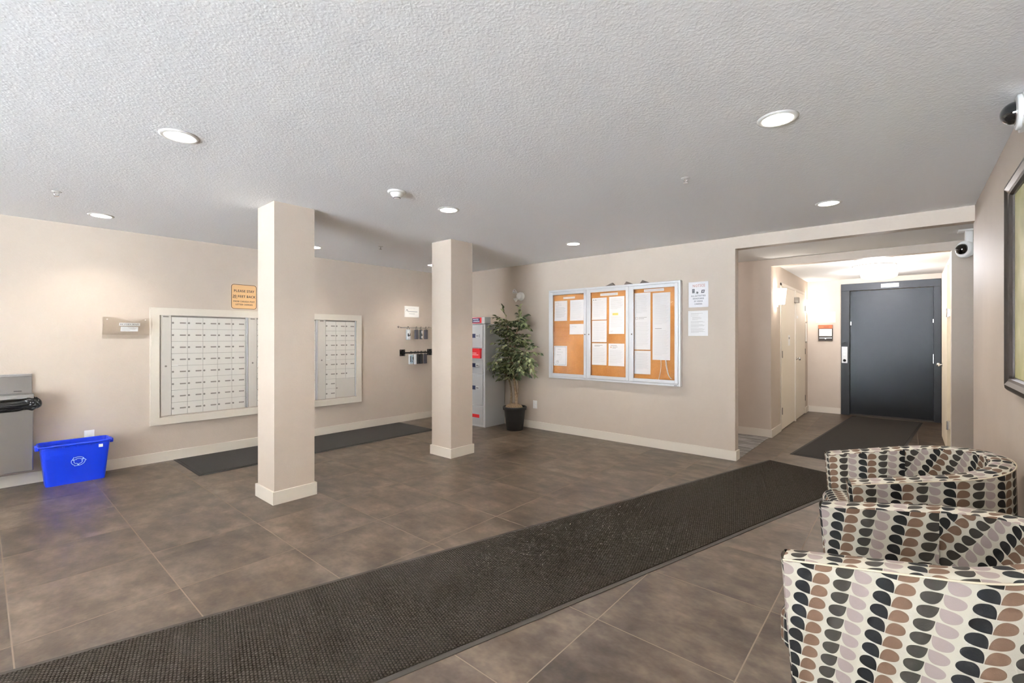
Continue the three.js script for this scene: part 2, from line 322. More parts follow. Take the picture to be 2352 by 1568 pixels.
/* ---------- signs ---------- */
function plate(name, label, category, w, h, t, tex, pos, turn, back = M.paper, rough = 0.55) {
  const m = new THREE.Mesh(rb(w, h, t, Math.min(t * 0.4, 0.002), 1), [back, back, back, back, printMat(tex, rough), back]);
  const g = new THREE.BoxGeometry(w, h, t); m.geometry = g; shadows(m); m.name = numbered(name); m.position.set(...pos); m.rotation.y = turn; scene.add(m); tag(m, label, category); return m;
}
{
  const tex = canvasTex(512, 540, (c, w, h) => {
    c.fillStyle = '#cdbba5'; c.fillRect(0, 0, w, h); c.fillStyle = '#dfb583'; c.beginPath(); c.roundRect(6, 6, w - 12, h - 12, 56); c.fill();
    c.fillStyle = '#d8aa75'; for (let x = 20; x < w - 20; x += 26) c.fillRect(x, 16, 9, h - 32);
    c.strokeStyle = '#4a3826'; c.lineWidth = 11; c.beginPath(); c.roundRect(12, 12, w - 24, h - 24, 52); c.stroke();
    c.fillStyle = '#2e251c'; c.textAlign = 'center'; c.font = 'bold 72px sans-serif'; c.fillText('PLEASE STAY', w / 2, 172, 404); c.fillText('20 FEET BACK', w / 2, 288, 446);
    c.fillRect(34, 298, 92, 7); c.font = 'bold 46px sans-serif'; c.fillText('FROM CANADA POST', w / 2, 388, 424); c.fillText('LETTER CARRIER', w / 2, 454, 340);
  });
  const s = new THREE.Shape(); const w = 0.145, h = 0.152, r = 0.03;
  s.moveTo(-w + r, -h); s.lineTo(w - r, -h); s.quadraticCurveTo(w, -h, w, -h + r); s.lineTo(w, h - r); s.quadraticCurveTo(w, h, w - r, h); s.lineTo(-w + r, h); s.quadraticCurveTo(-w, h, -w, h - r); s.lineTo(-w, -h + r); s.quadraticCurveTo(-w, -h, -w + r, -h);
  const g = new THREE.ExtrudeGeometry(s, { depth: 0.003, bevelEnabled: false, curveSegments: 8 }), p = g.attributes.position, uv = g.attributes.uv;
  for (let i = 0; i < p.count; i++) uv.setXY(i, (p.getX(i) + w) / (2 * w), (p.getY(i) + h) / (2 * h));
  const m = obj('warning_sign', g, printMat(tex, 0.6), scene, [XA + 0.0005, 1.837, -2.112]); m.rotation.y = onLeft; tag(m, 'orange rounded sign asking people to stay 20 feet back', 'sign');
}
const lines = (c, x, y, w, n, dy, lw = 3, col = '#b5b1ae') => { c.fillStyle = col; for (let i = 0; i < n; i++) c.fillRect(x, y + i * dy, w * (i === n - 1 ? 0.55 : 0.82 + 0.18 * ((i * 37) % 10) / 10), lw); };
const logoTex = canvasTex(256, 160, (c, w, h) => {
  c.fillStyle = '#efeee9'; c.fillRect(0, 0, w, h); c.strokeStyle = '#5e6468'; c.lineWidth = 4; c.beginPath(); c.moveTo(24, 78); c.quadraticCurveTo(34, 38, 46, 62); c.quadraticCurveTo(52, 88, 74, 80); c.moveTo(30, 56); c.quadraticCurveTo(52, 40, 60, 74); c.stroke();
  c.fillStyle = '#8a9499'; c.fillRect(74, 74, 152, 7); c.fillStyle = '#a9adb0'; c.fillRect(74, 106, 108, 5); c.fillRect(60, 30, 130, 2);
});
plate('notice_sign', 'small white notice card above the lockbox rails', 'sign', 0.285, 0.18, 0.004, logoTex, [XA + 0.0025, 1.763, -4.611], onLeft);
plate('notice_sign', 'small white notice card beside the elevator above the permit frame', 'sign', 0.285, 0.187, 0.004, logoTex, [-1.117, 1.706, -9.8975], 0);
plate('notice_sign', 'white video camera notice sheet to the right of the bulletin board', 'sign', 0.222, 0.292, 0.002, canvasTex(384, 512, (c, w, h) => {
  c.fillStyle = '#f1f0f2'; c.fillRect(0, 0, w, h); c.textAlign = 'center'; c.fillStyle = '#b98f86'; c.font = 'bold 74px sans-serif'; c.fillText('NOTICE', w / 2 + 8, 104, 250);
  c.fillStyle = '#63636a'; c.fillRect(70, 140, 50, 84); c.fillStyle = '#8d8d93'; c.fillRect(80, 150, 30, 30);
  c.fillStyle = '#3c3c40'; c.beginPath(); c.moveTo(154, 198); c.lineTo(176, 196); c.lineTo(196, 218); c.lineTo(178, 240); c.lineTo(156, 238); c.fill();
  c.strokeStyle = '#8a8a90'; c.lineWidth = 3; c.beginPath(); c.moveTo(124, 240); c.quadraticCurveTo(146, 250, 142, 200); c.stroke();
  c.save(); c.transform(1, 0, -0.18, 1, 40, 0); c.fillStyle = '#4b4b50'; c.fillRect(246, 166, 60, 62); c.fillStyle = '#e6e6ea'; c.beginPath(); c.arc(276, 196, 15, 0, 7); c.fill(); c.restore();
  c.fillStyle = '#6d6d74'; c.font = 'bold 42px sans-serif'; c.fillText('ALL ACTIVITIES', w / 2, 298, 282); c.fillText('MONITORED', w / 2, 352, 220); c.fillText('BY VIDEO', w / 2, 406, 170); c.fillText('CAMERA', w / 2, 460, 150);
}), [-1.822, 1.836, ZB + 0.002], 0, M.paper, 0.3);
plate('notice_sign', 'white typed notice sheet below the video camera notice', 'sign', 0.222, 0.288, 0.002, canvasTex(256, 340, (c, w, h) => {
  c.fillStyle = '#f0efee'; c.fillRect(0, 0, w, h); lines(c, 34, 34, 190, 2, 11); lines(c, 34, 66, 180, 1, 10); lines(c, 54, 86, 130, 4, 11); lines(c, 34, 142, 190, 3, 11); lines(c, 34, 184, 190, 4, 11); lines(c, 34, 238, 190, 6, 11);
}), [-1.826, 1.506, ZB + 0.002], 0, M.paper, 0.3);

/* ---------- clear return mail pocket ---------- */
{
  const g = thing('mail_pocket', 'clear acrylic wall pocket labelled RETURN MAIL next to the mailboxes', 'mail holder', [XA, 1.33, -0.808], onLeft), W = 0.392;
  const back = new THREE.Shape(); back.moveTo(0, 0.0); back.lineTo(W, 0); back.lineTo(W, 0.215); back.lineTo(W - 0.08, 0.213); back.bezierCurveTo(W - 0.16, 0.17, 0.22, 0.185, 0.17, 0.195); back.bezierCurveTo(0.12, 0.215, 0.08, 0.222, 0, 0.222);
  obj('back_panel', new THREE.ShapeGeometry(back, 10).translate(0, 0, 0.003), M.acrylic, g);
  const front = grid(24, 1, (u, v) => { const x = u * W, top = 0.22 - 0.045 * Math.pow(Math.sin(Math.PI * clamp((u - 0.25) / 0.7)), 2), y = 0.045 + v * (top - 0.045), zz = 0.03 + 0.055 * v; return [x, y, zz]; });
  obj('front_panel', front, M.acrylic, g);
  obj('floor_panel', boxAt(0, W, 0.042, 0.045, 0.003, 0.034), M.acrylic, g);
  for (const x of [0, W - 0.003]) { const s = new THREE.Shape([[0.003, 0.045], [0.032, 0.045], [0.087, 0.15], [0.06, 0.2], [0.003, 0.215]].map((p) => new THREE.Vector2(...p))); obj('side_panel', new THREE.ExtrudeGeometry(s, { depth: 0.003, bevelEnabled: false }).rotateY(-Math.PI / 2).translate(x + 0.003, 0, 0), M.acrylic, g); }
  for (const x of [0.04, W - 0.045]) obj('screw', cyl(0.006, 0.006, 0.003, 12).rotateX(Math.PI / 2), M.whiteGloss, g, [x, 0.198, 0.006]);
  const tilt = -Math.atan(0.055 / 0.17);
  const lab = (w, h, y, tex) => { const m = obj('label', new THREE.BoxGeometry(w, h, 0.001), [M.paper, M.paper, M.paper, M.paper, printMat(tex), M.paper], g, [W * 0.53, y, 0.0335 + 0.055 * (y - 0.045) / 0.17 + 0.0008]); m.rotation.x = -tilt; };
  lab(0.168, 0.032, 0.148, canvasTex(512, 98, (c, w, h) => { c.fillStyle = '#f3f2ee'; c.fillRect(0, 0, w, h); c.fillStyle = '#6b6866'; c.font = 'bold 66px serif'; c.textAlign = 'center'; c.fillText('RETURN MAIL', w / 2, 72, 470); }));
  lab(0.14, 0.05, 0.1, canvasTex(256, 92, (c, w, h) => { c.fillStyle = '#f1f0ee'; c.fillRect(0, 0, w, h); lines(c, 14, 16, 225, 4, 18, 4); }));
}

/* ---------- steel waste receptacle, its bag, the recycling bin ---------- */
{
  const g = thing('waste_receptacle', 'brushed steel wall-hung waste receptacle lined with a black bag', 'trash bin', [XA, 0.15, 0.08], onLeft), W = 0.402;
  obj('back_plate', [rbAt(0, W, 0.1, 0.855, 0.001, 0.02, 0.003), rbAt(0.0, W, 0.835, 0.862, 0.001, 0.03, 0.006)], M.steel, g);
  obj('top_ledge', [rbAt(-0.004, W + 0.004, 0.648, 0.686, 0.018, 0.19, 0.004)], M.steel, g);
  obj('body', [rbAt(0, W, 0, 0.6, 0.016, 0.18, 0.008)], M.steel, g);
  obj('hinge_slot', rb(0.05, 0.006, 0.004, 0.001), M.dark, g, [W - 0.09, 0.706, 0.021]);
  const N = 48, bag = grid(N, 10, (u, v) => {
    const a = u * Math.PI * 2, wob = 1 + 0.05 * Math.sin(a * 5 + v * 4) + 0.03 * Math.sin(a * 11 + 2);
    const e = 0.1 + 0.9 * Math.sin(Math.PI * clamp(v * 0.9 + 0.08)), sx = Math.sign(Math.cos(a)) * Math.pow(Math.abs(Math.cos(a)), 0.35), sz = Math.sign(Math.sin(a)) * Math.pow(Math.abs(Math.sin(a)), 0.35);
    return [W / 2 + sx * (W / 2 + 0.006 + 0.05 * e * wob), 0.655 - v * 0.11 + 0.006 * Math.sin(a * 7 + v * 6) - 0.012 * e, 0.108 + sz * (0.079 + 0.03 * e * wob)];
  });
  const b = obj('bin_bag', bag.rotateY(onLeft).translate(XA, 0.15, 0.08), M.bag); tag(b, 'black plastic bin bag folded over the steel receptacle rim', 'bin bag');
}
{
  const g = thing('recycling_bin', 'blue plastic recycling bin with white arrows standing on the floor', 'recycling bin', [-5.93, 0, -0.593], onLeft);
  const L0 = 0.405, D0 = 0.2, L1 = 0.475, D1 = 0.255, H = 0.37;
  const ring = (u, l, d, r) => { const a = u * Math.PI * 2, c = Math.cos(a), s = Math.sin(a), k = 0.18; return [Math.sign(c) * Math.pow(Math.abs(c), k) * l / 2, Math.sign(s) * Math.pow(Math.abs(s), k) * d / 2]; };
  const wall = (off, y0, y1) => grid(120, 14, (u, v) => {
    const y = y0 + (y1 - y0) * v, f = y / H; let [x, z] = ring(u, L0 + (L1 - L0) * f - off, D0 + (D1 - D0) * f - off);
    const px = Math.abs(x) / (L1 / 2); if (z > 0.05 && f > 0.03 && f < 0.9 && px < 0.56 - 0.07 * (1 - f)) z -= 0.006;              // sunken front panel
    return [x, y, z];
  });
  const capB = (y, l, d) => { const s = new THREE.Shape(); for (let i = 0; i < 64; i++) { const [x, z] = ring(i / 64, l, d); i ? s.lineTo(x, z) : s.moveTo(x, z); } return new THREE.ShapeGeometry(s).rotateX(Math.PI / 2).translate(0, y, 0); };
  const outer = wall(0, 0, H), inner = wall(0.008, 0.008, H);
  obj('body', [outer, inner, capB(0.0, L0, D0), capB(0.008, L0 - 0.006, D0 - 0.006)], std({ color: '#0a34c6', roughness: 0.34, side: THREE.DoubleSide }), g);
  const rimPts = []; for (let i = 0; i < 64; i++) { const [x, z] = ring(i / 64, L1 + 0.012, D1 + 0.012); rimPts.push([x, H - 0.006, z]); }
  obj('rim', [tube(rimPts, 0.009, 128, 8, true)], M.blue, g);
  for (const s of [-1, 1]) obj('handle', [rbAt(s * (L1 / 2), s * (L1 / 2 + 0.03), H - 0.045, H - 0.004, -0.055, 0.055, 0.008)], M.blue, g);
  for (const x of [-0.09, 0.0, 0.09]) obj('rim_rib', rb(0.014, 0.02, 0.012, 0.003, 1), M.blue, g, [x, H - 0.022, D1 / 2 + 0.001]);
  // three chasing arrows as raised white strips
  const white = std({ color: '#cfe6f5', roughness: 0.5 }), sym = new THREE.Group(); sym.name = 'recycling_symbol'; sym.position.set(0.01, 0.2, D0 / 2 + 0.0118); sym.rotation.x = 0.0; g.add(sym);
  const leanF = (D1 - D0) / 2 / H;
  for (let k = 0; k < 3; k++) {
    const a = k * 2 * Math.PI / 3 + Math.PI / 2, pts = []; for (let i = 0; i <= 12; i++) { const t = a - 0.95 + 1.5 * i / 12; pts.push([Math.cos(t) * 0.047, Math.sin(t) * 0.04, Math.sin(t) * 0.04 * leanF]); }
    const pts2 = pts.map(([x, y, z]) => [x * 0.62, y * 0.62, z * 0.62]);
    const e = [Math.cos(a + 0.75) * 0.043, Math.sin(a + 0.75) * 0.036, 0], i1 = pts2[12], o1 = pts[12], d = [-Math.sin(a + 0.55), Math.cos(a + 0.55)];
    const tip = [(i1[0] + o1[0]) / 2 + d[0] * 0.022, (i1[1] + o1[1]) / 2 + d[1] * 0.019, 0.001];
    const seg = (p, q) => tube([p, [(p[0] + q[0]) / 2, (p[1] + q[1]) / 2, (p[2] + q[2]) / 2], q], 0.0024, 4, 5);
    obj('arrow', [tube(pts, 0.0024, 16, 5), tube(pts2, 0.0024, 16, 5), seg(pts[0], pts2[0]), seg([o1[0] * 1.18, o1[1] * 1.18, o1[2]], tip), seg([i1[0] * 0.75, i1[1] * 0.75, i1[2]], tip)], white, sym);
  }
  obj('sticker', new THREE.BoxGeometry(0.03, 0.028, 0.001), M.white, g, [0.165, H - 0.05, D1 / 2 - 0.0]);
}
function outlet(label, pos, turn, group) {
  const g = thing('wall_outlet', label, 'outlet', pos, turn);
  obj('cover_plate', rb(0.075, 0.118, 0.006, 0.0025, 2).translate(0, 0, 0.003), M.whiteGloss, g);
  for (const s of [-1, 1]) obj('socket', [rb(0.034, 0.03, 0.003, 0.001, 1).translate(0, s * 0.024, 0.007)], M.white, g);
}
outlet('white wall outlet just above the blue recycling bin', [XA, 0.37, -0.715], onLeft);
outlet('white wall outlet between the potted tree and the bulletin board', [-4.19, 0.352, ZB], 0);

/* ---------- lockbox rails on the left wall ---------- */
{
  const g = thing('lockbox_rail', 'thin silver rail under the small notice card holding lockboxes', 'rail', [XA, 1.5, -4.34], onLeft);
  obj('bar', tube([[0, 0, 0.07], [0.63, 0, 0.07]], 0.008, 4), M.chrome, g);
  for (const x of [0.01, 0.62]) obj('bracket', [tube([[x, 0.012, 0.0], [x, 0.012, 0.04], [x, 0, 0.072]], 0.009, 8), cyl(0.016, 0.016, 0.006, 14).rotateX(Math.PI / 2).translate(x, 0.012, 0.003)], M.chrome, g);
  const h = thing('lockbox_rail', 'black pipe rail with square flanges holding a row of lockboxes', 'rail', [XA, 1.1, -4.425], onLeft);
  obj('bar', tube([[0.0, 0, 0.06], [0.55, 0, 0.06]], 0.011, 4), M.blackMetal, h);
  for (const x of [0, 0.55]) { const f = obj('flange', [rbAt(x - 0.052, x + 0.052, -0.052, 0.052, 0.001, 0.007, 0.003), tube([[x, 0, 0.004], [x, 0, 0.03], [x, 0, 0.06]], 0.014, 6)], M.blackMetal, h); for (const a of [-1, 1]) for (const b of [-1, 1]) obj('screw', cyl(0.006, 0.006, 0.004, 10).rotateX(Math.PI / 2), M.chrome, f, [x + a * 0.034, b * 0.034, 0.008]); }
}
function lockbox(y, z, xo, h, w, body, face, label, turn) {
  const g = thing('lockbox', label, 'lockbox', [XA + xo, y, z], onLeft + turn);
  obj('body', rb(w, h, 0.036, 0.007, 2).translate(0, -h / 2 - 0.036, 0), body, g);
  obj('shackle', tube([[-0.017, -0.045, 0], [-0.017, -0.008, 0], [-0.009, 0.01, 0], [0.009, 0.01, 0], [0.017, -0.008, 0], [0.017, -0.045, 0]], 0.0035, 18, 6), M.blackMetal, g);
  if (face) obj('face_plate', rb(w * 0.82, h * 0.8, 0.004, 0.0015, 1).translate(0, -h / 2 - 0.036, 0.019), face, g);
}
const faceA = printMat(canvasTex(64, 96, (c) => { c.fillStyle = '#e8e8ea'; c.fillRect(0, 0, 64, 96); c.fillStyle = '#25272d'; c.beginPath(); c.moveTo(0, 70); c.lineTo(0, 34); c.lineTo(20, 30); c.lineTo(34, 60); c.lineTo(64, 26); c.lineTo(64, 62); c.closePath(); c.fill(); }));
const faceB = printMat(canvasTex(64, 96, (c) => { c.fillStyle = '#a9c3d2'; c.fillRect(0, 0, 64, 96); c.fillStyle = '#39424c'; c.fillRect(0, 10, 18, 70); c.fillRect(46, 20, 18, 34); c.fillStyle = '#20252b'; c.beginPath(); c.arc(44, 72, 7, 0, 7); c.fill(); }));
lockbox(1.508, -4.488, 0.07, 0.165, 0.07, M.boxPale, faceA, 'lockbox with a white and black face hanging alone on the silver rail', 0.12);
lockbox(1.508, -4.652, 0.07, 0.155, 0.075, M.boxGrey, null, 'plain grey lockbox next to the white-faced one on the silver rail', 0.35);
lockbox(1.508, -4.742, 0.07, 0.155, 0.05, M.boxBlack, faceA, 'slim black and white lockbox between two grey ones on the silver rail', 0.5);
lockbox(1.508, -4.845, 0.07, 0.155, 0.075, M.boxGrey, null, 'plain grey lockbox at the column end of the silver rail', 0.35);
lockbox(1.111, -4.55, 0.06, 0.16, 0.08, M.boxPale, faceB, 'pale blue faced lockbox first on the black pipe rail', 0.1);
lockbox(1.111, -4.635, 0.06, 0.165, 0.042, M.boxPale, null, 'slim pale lockbox second on the black pipe rail', 0.3);
lockbox(1.111, -4.69, 0.06, 0.16, 0.05, M.boxBlack, null, 'black lockbox third on the black pipe rail', 0.3);
lockbox(1.111, -4.755, 0.06, 0.16, 0.058, M.boxBlack, null, 'black lockbox fourth on the black pipe rail', 0.3);
lockbox(1.111, -4.84, 0.06, 0.16, 0.06, M.boxGrey, null, 'grey lockbox last on the black pipe rail', 0.3);

/* ---------- parcel locker ---------- */
{
  const x0 = -5.4, x1 = -4.777, zf = -4.93, g = thing('parcel_locker', 'tall grey parcel locker with red signs behind the rear column', 'parcel locker', [-5.09, 0, -5.15]);
  const L = (a) => a.translate(5.09, 0, 5.15);
  obj('cabinet', [L(rbAt(x0, x1, 0.0, 1.548, ZB + 0.02, zf, 0.004))], M.lockerLight, g);
  obj('header_sign', [L(rbAt(x0, x1, 1.55, 1.652, zf - 0.12, zf + 0.012, 0.004))], M.lockerLight, g);
  const w = 0.57, xm = -5.1;
  const door = (y0, y1, mat) => { const d = obj('compartment_door', [L(rbAt(xm - w / 2, xm + w / 2, y0, y1, zf, zf + 0.01, 0.003))], mat, g); return d; };
  const hd = (y, d) => { obj('lock_plate', [L(rbAt(-4.965, -4.885, y - 0.022, y + 0.022, zf + 0.009, zf + 0.018, 0.003))], M.lockerLight, d); obj('key_slot', [L(boxAt(-4.95, -4.9, y - 0.006, y + 0.003, zf + 0.018, zf + 0.0195))], M.dark, d); obj('number_label', [L(boxAt(-5.12, -4.97, y - 0.03, y + 0.03, zf + 0.01, zf + 0.0115))], M.navy, d); };
  hd(1.37, door(1.19, 1.535, M.locker)); hd(0.925, door(0.8, 1.015, M.locker)); hd(0.585, door(0.325, 0.788, M.locker));
  door(0.03, 0.312, M.locker);
  const dep = obj('mail_slot', [L(rbAt(xm - w / 2, -4.85, 1.03, 1.172, zf, zf + 0.03, 0.004))], M.red, g);
  obj('slot_lip', [L(rbAt(xm - w / 2, -4.845, 1.155, 1.178, zf, zf + 0.05, 0.004))], M.red, dep);
  const redT = printMat(canvasTex(512, 96, (c, ww, h) => { c.fillStyle = '#d2242a'; c.fillRect(0, 0, ww, h); c.fillStyle = '#f6e9e6'; c.beginPath(); c.arc(300, 48, 24, 0, 7); c.fill(); c.fillStyle = '#1e2350'; c.fillRect(328, 10, 150, 76); c.fillStyle = '#e8e8f4'; c.font = 'bold 32px sans-serif'; c.fillText('POSTES', 342, 42); c.fillText('CANADA', 342, 76); c.fillStyle = '#1e2350'; c.fillRect(40, 10, 220, 76); c.fillStyle = '#e8e8f4'; c.fillText('CANADA', 60, 42); c.fillText('POST', 60, 76); }));
  obj('header_print', L(boxAt(xm - w / 2, -4.84, 1.56, 1.645, zf + 0.012, zf + 0.0135)), [M.red, M.red, M.red, M.red, redT, M.red], g);
  const t2 = printMat(canvasTex(256, 96, (c, ww, h) => { c.fillStyle = '#d2242a'; c.fillRect(0, 0, ww, h); c.fillStyle = '#f1cfca'; c.fillRect(130, 30, 90, 8); c.fillRect(130, 52, 110, 8); }));
  obj('slot_print', L(boxAt(xm - w / 2 + 0.01, -4.855, 1.035, 1.15, zf + 0.03, zf + 0.0312)), [M.red, M.red, M.red, M.red, t2, M.red], dep);
  obj('lower_label', L(boxAt(-5.3, -4.89, 0.135, 0.185, zf + 0.01, zf + 0.0115)), M.red, g);
}

/* ---------- potted tree ---------- */
{
  const g = thing('potted_tree', 'artificial ficus tree with pale green leaves in a black pot', 'plant', [-4.36, 0, -5.12]);
  obj('pot', lathe([[0, 0.004], [0.118, 0.0], [0.122, 0.004], [0.152, 0.29], [0.172, 0.295], [0.176, 0.335], [0.168, 0.342], [0.155, 0.335], [0.148, 0.29], [0, 0.285]], 40), M.pot, g);
  const soilG = new THREE.SphereGeometry(0.125, 24, 12).scale(1, 0.42, 0.9), sp = soilG.attributes.position;
  for (let i = 0; i < sp.count; i++) sp.setXYZ(i, sp.getX(i) * (1 + 0.15 * n1(sp.getX(i) * 30 + 9, sp.getZ(i) * 30 + 9, 64, 64)), sp.getY(i) * (1 + 0.3 * n2(sp.getX(i) * 40 + 9, sp.getZ(i) * 40 + 9, 64, 64)), sp.getZ(i));
  obj('moss_mound', soilG.translate(-0.01, 0.325, 0), M.soil, g);
  const stems = [
    [[0.045, 0.34, 0.01], [0.03, 0.6, 0.02], [-0.02, 0.85, 0.02], [-0.06, 1.12, 0.02], [-0.11, 1.38, 0.0], [-0.16, 1.6, 0.0]],
    [[-0.055, 0.34, 0.02], [-0.05, 0.55, 0.02], [-0.085, 0.72, 0.03], [-0.17, 0.86, 0.05], [-0.28, 0.98, 0.06]],
    [[0.02, 0.34, -0.03], [0.045, 0.6, -0.02], [0.05, 0.78, 0.0], [0.1, 0.92, 0.02], [0.2, 1.08, 0.03], [0.27, 1.2, 0.02]],
    [[-0.03, 0.95, 0.02], [0.02, 1.2, 0.03], [0.06, 1.42, 0.02], [0.08, 1.62, 0.0]],
  ];
  const radii = [0.021, 0.016, 0.008, 0.011], curves = stems.map((s) => new THREE.CatmullRomCurve3(s.map((p) => V(...p))));
  curves.forEach((c, k) => {
    const N = 26, m = 8; const gg = grid(N, m, (u, v) => { const p = c.getPoint(u), r = radii[k] * (1 - 0.62 * u) * (1 + 0.16 * n1(u * 30 + k * 9, v * 3, 64, 3)), a = v * Math.PI * 2; return [p.x + Math.cos(a) * r, p.y, p.z + Math.sin(a) * r]; }, (u, v) => [v * 0.12, u * 1.2]);
    obj('stem', gg, M.bark, g);
  });
  // a leaf: folded, pointed, drooping a little
  const leafG = (l, w) => { const q = grid(4, 2, (u, v) => { const ww = w * Math.sin(Math.PI * Math.pow(u, 0.8)) * 0.5; return [(v - 0.5) * 2 * ww, -0.12 * l * u * u + Math.abs(v - 0.5) * 0.35 * ww * 2, u * l]; }); return q; };
  const leafShapes = [leafG(0.076, 0.034), leafG(0.064, 0.028), leafG(0.084, 0.036)];
  const spots = [], q = new THREE.Quaternion(), twigs = [];
  const addTwig = (from, dir, len, n) => {
    const pts = []; let p = from.clone(), d = dir.clone().normalize();
    for (let i = 0; i <= n; i++) { pts.push(p.clone()); d.y -= 0.09; d.normalize(); p = p.clone().addScaledVector(d, len / n); if (p.z < -0.235) p.z = -0.235; if (p.x < -0.32 && p.z < 0.22) p.x = -0.32; }
    twigs.push(tube(pts.map((v) => [v.x, v.y, v.z]), 0.0022, n, 4));
    for (let i = 1; i <= n; i++) for (const s of [-1, 1]) {
      const side = V(d.z, 0.1, -d.x).multiplyScalar(s * 0.8), f = d.clone().multiplyScalar(0.75).add(side).add(V(rr(-0.35, 0.35), rr(-0.55, 0.15), rr(-0.35, 0.35))).normalize();
      q.setFromUnitVectors(V(0, 0, 1), f); const roll = new THREE.Quaternion().setFromAxisAngle(f, rr(-0.8, 0.8));
      const at = pts[i].clone(); if (at.z < -0.2) f.z = Math.abs(f.z);
      spots.push([at, roll.multiply(q.clone()), at.z * 0.6 - Math.abs(at.x) * 0.0]);
    }
  };
  const along = (k, u) => curves[k].getPoint(u);
  for (let i = 0; i < 74; i++) { const u = rr(0.38, 1), a = rr(0, 6.28); addTwig(along(0, u), V(Math.cos(a), rr(0.0, 0.7), Math.sin(a) * 0.75 + 0.15), rr(0.15, 0.27), 5); }
  for (let i = 0; i < 30; i++) { const u = rr(0.5, 1), a = rr(0, 6.28); addTwig(along(1, u), V(Math.cos(a) - 0.1, rr(-0.1, 0.6), Math.sin(a) * 0.7 + 0.1), rr(0.13, 0.24), 5); }
  for (let i = 0; i < 34; i++) { const u = rr(0.42, 1), a = rr(0, 6.28); addTwig(along(2, u), V(Math.cos(a) + 0.1, rr(-0.2, 0.6), Math.sin(a) * 0.7 + 0.1), rr(0.12, 0.24), 5); }
  for (let i = 0; i < 34; i++) { const u = rr(0.2, 1), a = rr(0, 6.28); addTwig(along(3, u), V(Math.cos(a) + 0.1, rr(0.0, 0.7), Math.sin(a) * 0.7 + 0.15), rr(0.12, 0.24), 5); }
  addTwig(V(0.2, 1.02, 0.05), V(0.8, -0.35, 0.1), 0.3, 6); addTwig(V(0.24, 1.18, 0.03), V(0.7, 0.35, 0.1), 0.2, 5); addTwig(V(-0.26, 0.98, 0.08), V(-0.7, -0.5, 0.1), 0.26, 6); addTwig(V(-0.2, 1.1, 0.1), V(-0.6, -0.6, 0.4), 0.26, 6); addTwig(V(0.15, 1.0, 0.1), V(0.6, -0.5, 0.4), 0.22, 5);
  addTwig(V(-0.16, 1.6, 0), V(-0.2, 1, 0.1), 0.22, 5); addTwig(V(-0.12, 1.56, 0), V(-0.8, 0.7, 0.2), 0.22, 5); addTwig(V(0.08, 1.6, 0), V(0.2, 1, 0.2), 0.2, 5); addTwig(V(0.08, 1.58, 0), V(0.8, 0.7, 0.2), 0.2, 5); addTwig(V(-0.1, 1.5, 0.05), V(-0.7, 0.3, 0.5), 0.24, 5);
  obj('twigs', twigs, M.bark, g).userData.kind = 'stuff';
  spots.sort((a, b) => b[2] - a[2]);
  const restG = [[], [], [], [], []];
  spots.forEach(([at, qt], i) => {
    const k = Math.floor(rnd() * 5), s = leafShapes[Math.floor(rnd() * 3)];
    if (i < 290) { const m = obj('leaf', s, M.leaf[k], g); m.position.copy(at); m.quaternion.copy(qt); }
    else restG[k].push(plain(s.clone().applyQuaternion(qt).translate(at.x, at.y, at.z)));
  });
  restG.forEach((l, k) => { if (l.length) obj('leaves_inside', l, M.leaf[k], g).userData.kind = 'stuff'; });
}

/* ---------- emergency light on the back wall ---------- */
{
  const g = thing('emergency_light', 'small white twin-head emergency light above the potted tree', 'emergency light', [-4.46, 1.97, ZB]);
  obj('base', [cyl(0.062, 0.066, 0.03, 28).rotateX(Math.PI / 2).translate(0, 0, 0.016), cyl(0.045, 0.06, 0.03, 28).rotateX(Math.PI / 2).translate(0, 0, 0.045)], M.white, g);
  for (const [x, y, tx, ty] of [[-0.055, 0.07, -0.15, 0.2], [-0.035, -0.055, -0.7, -0.6]]) {
    const h = new THREE.Group(); h.name = 'lamp_head'; h.position.set(x, y, 0.09); h.lookAt(V(x + tx, y + ty, 0.6)); g.add(h);
    obj('housing', lathe([[0, -0.035], [0.018, -0.034], [0.03, 0.0], [0.034, 0.018], [0.03, 0.02], [0.026, 0.006], [0, 0.0]], 24).rotateX(Math.PI / 2), M.white, h); obj('reflector', lathe([[0, 0.004], [0.012, 0.006], [0.024, 0.012]], 20).rotateX(Math.PI / 2), M.chrome, h);
    obj('neck', tube([[x * 0.4, y * 0.5, 0.05], [x * 0.8, y * 0.85, 0.07], [x, y, 0.075]], 0.01, 8), M.white, g);
  }
}

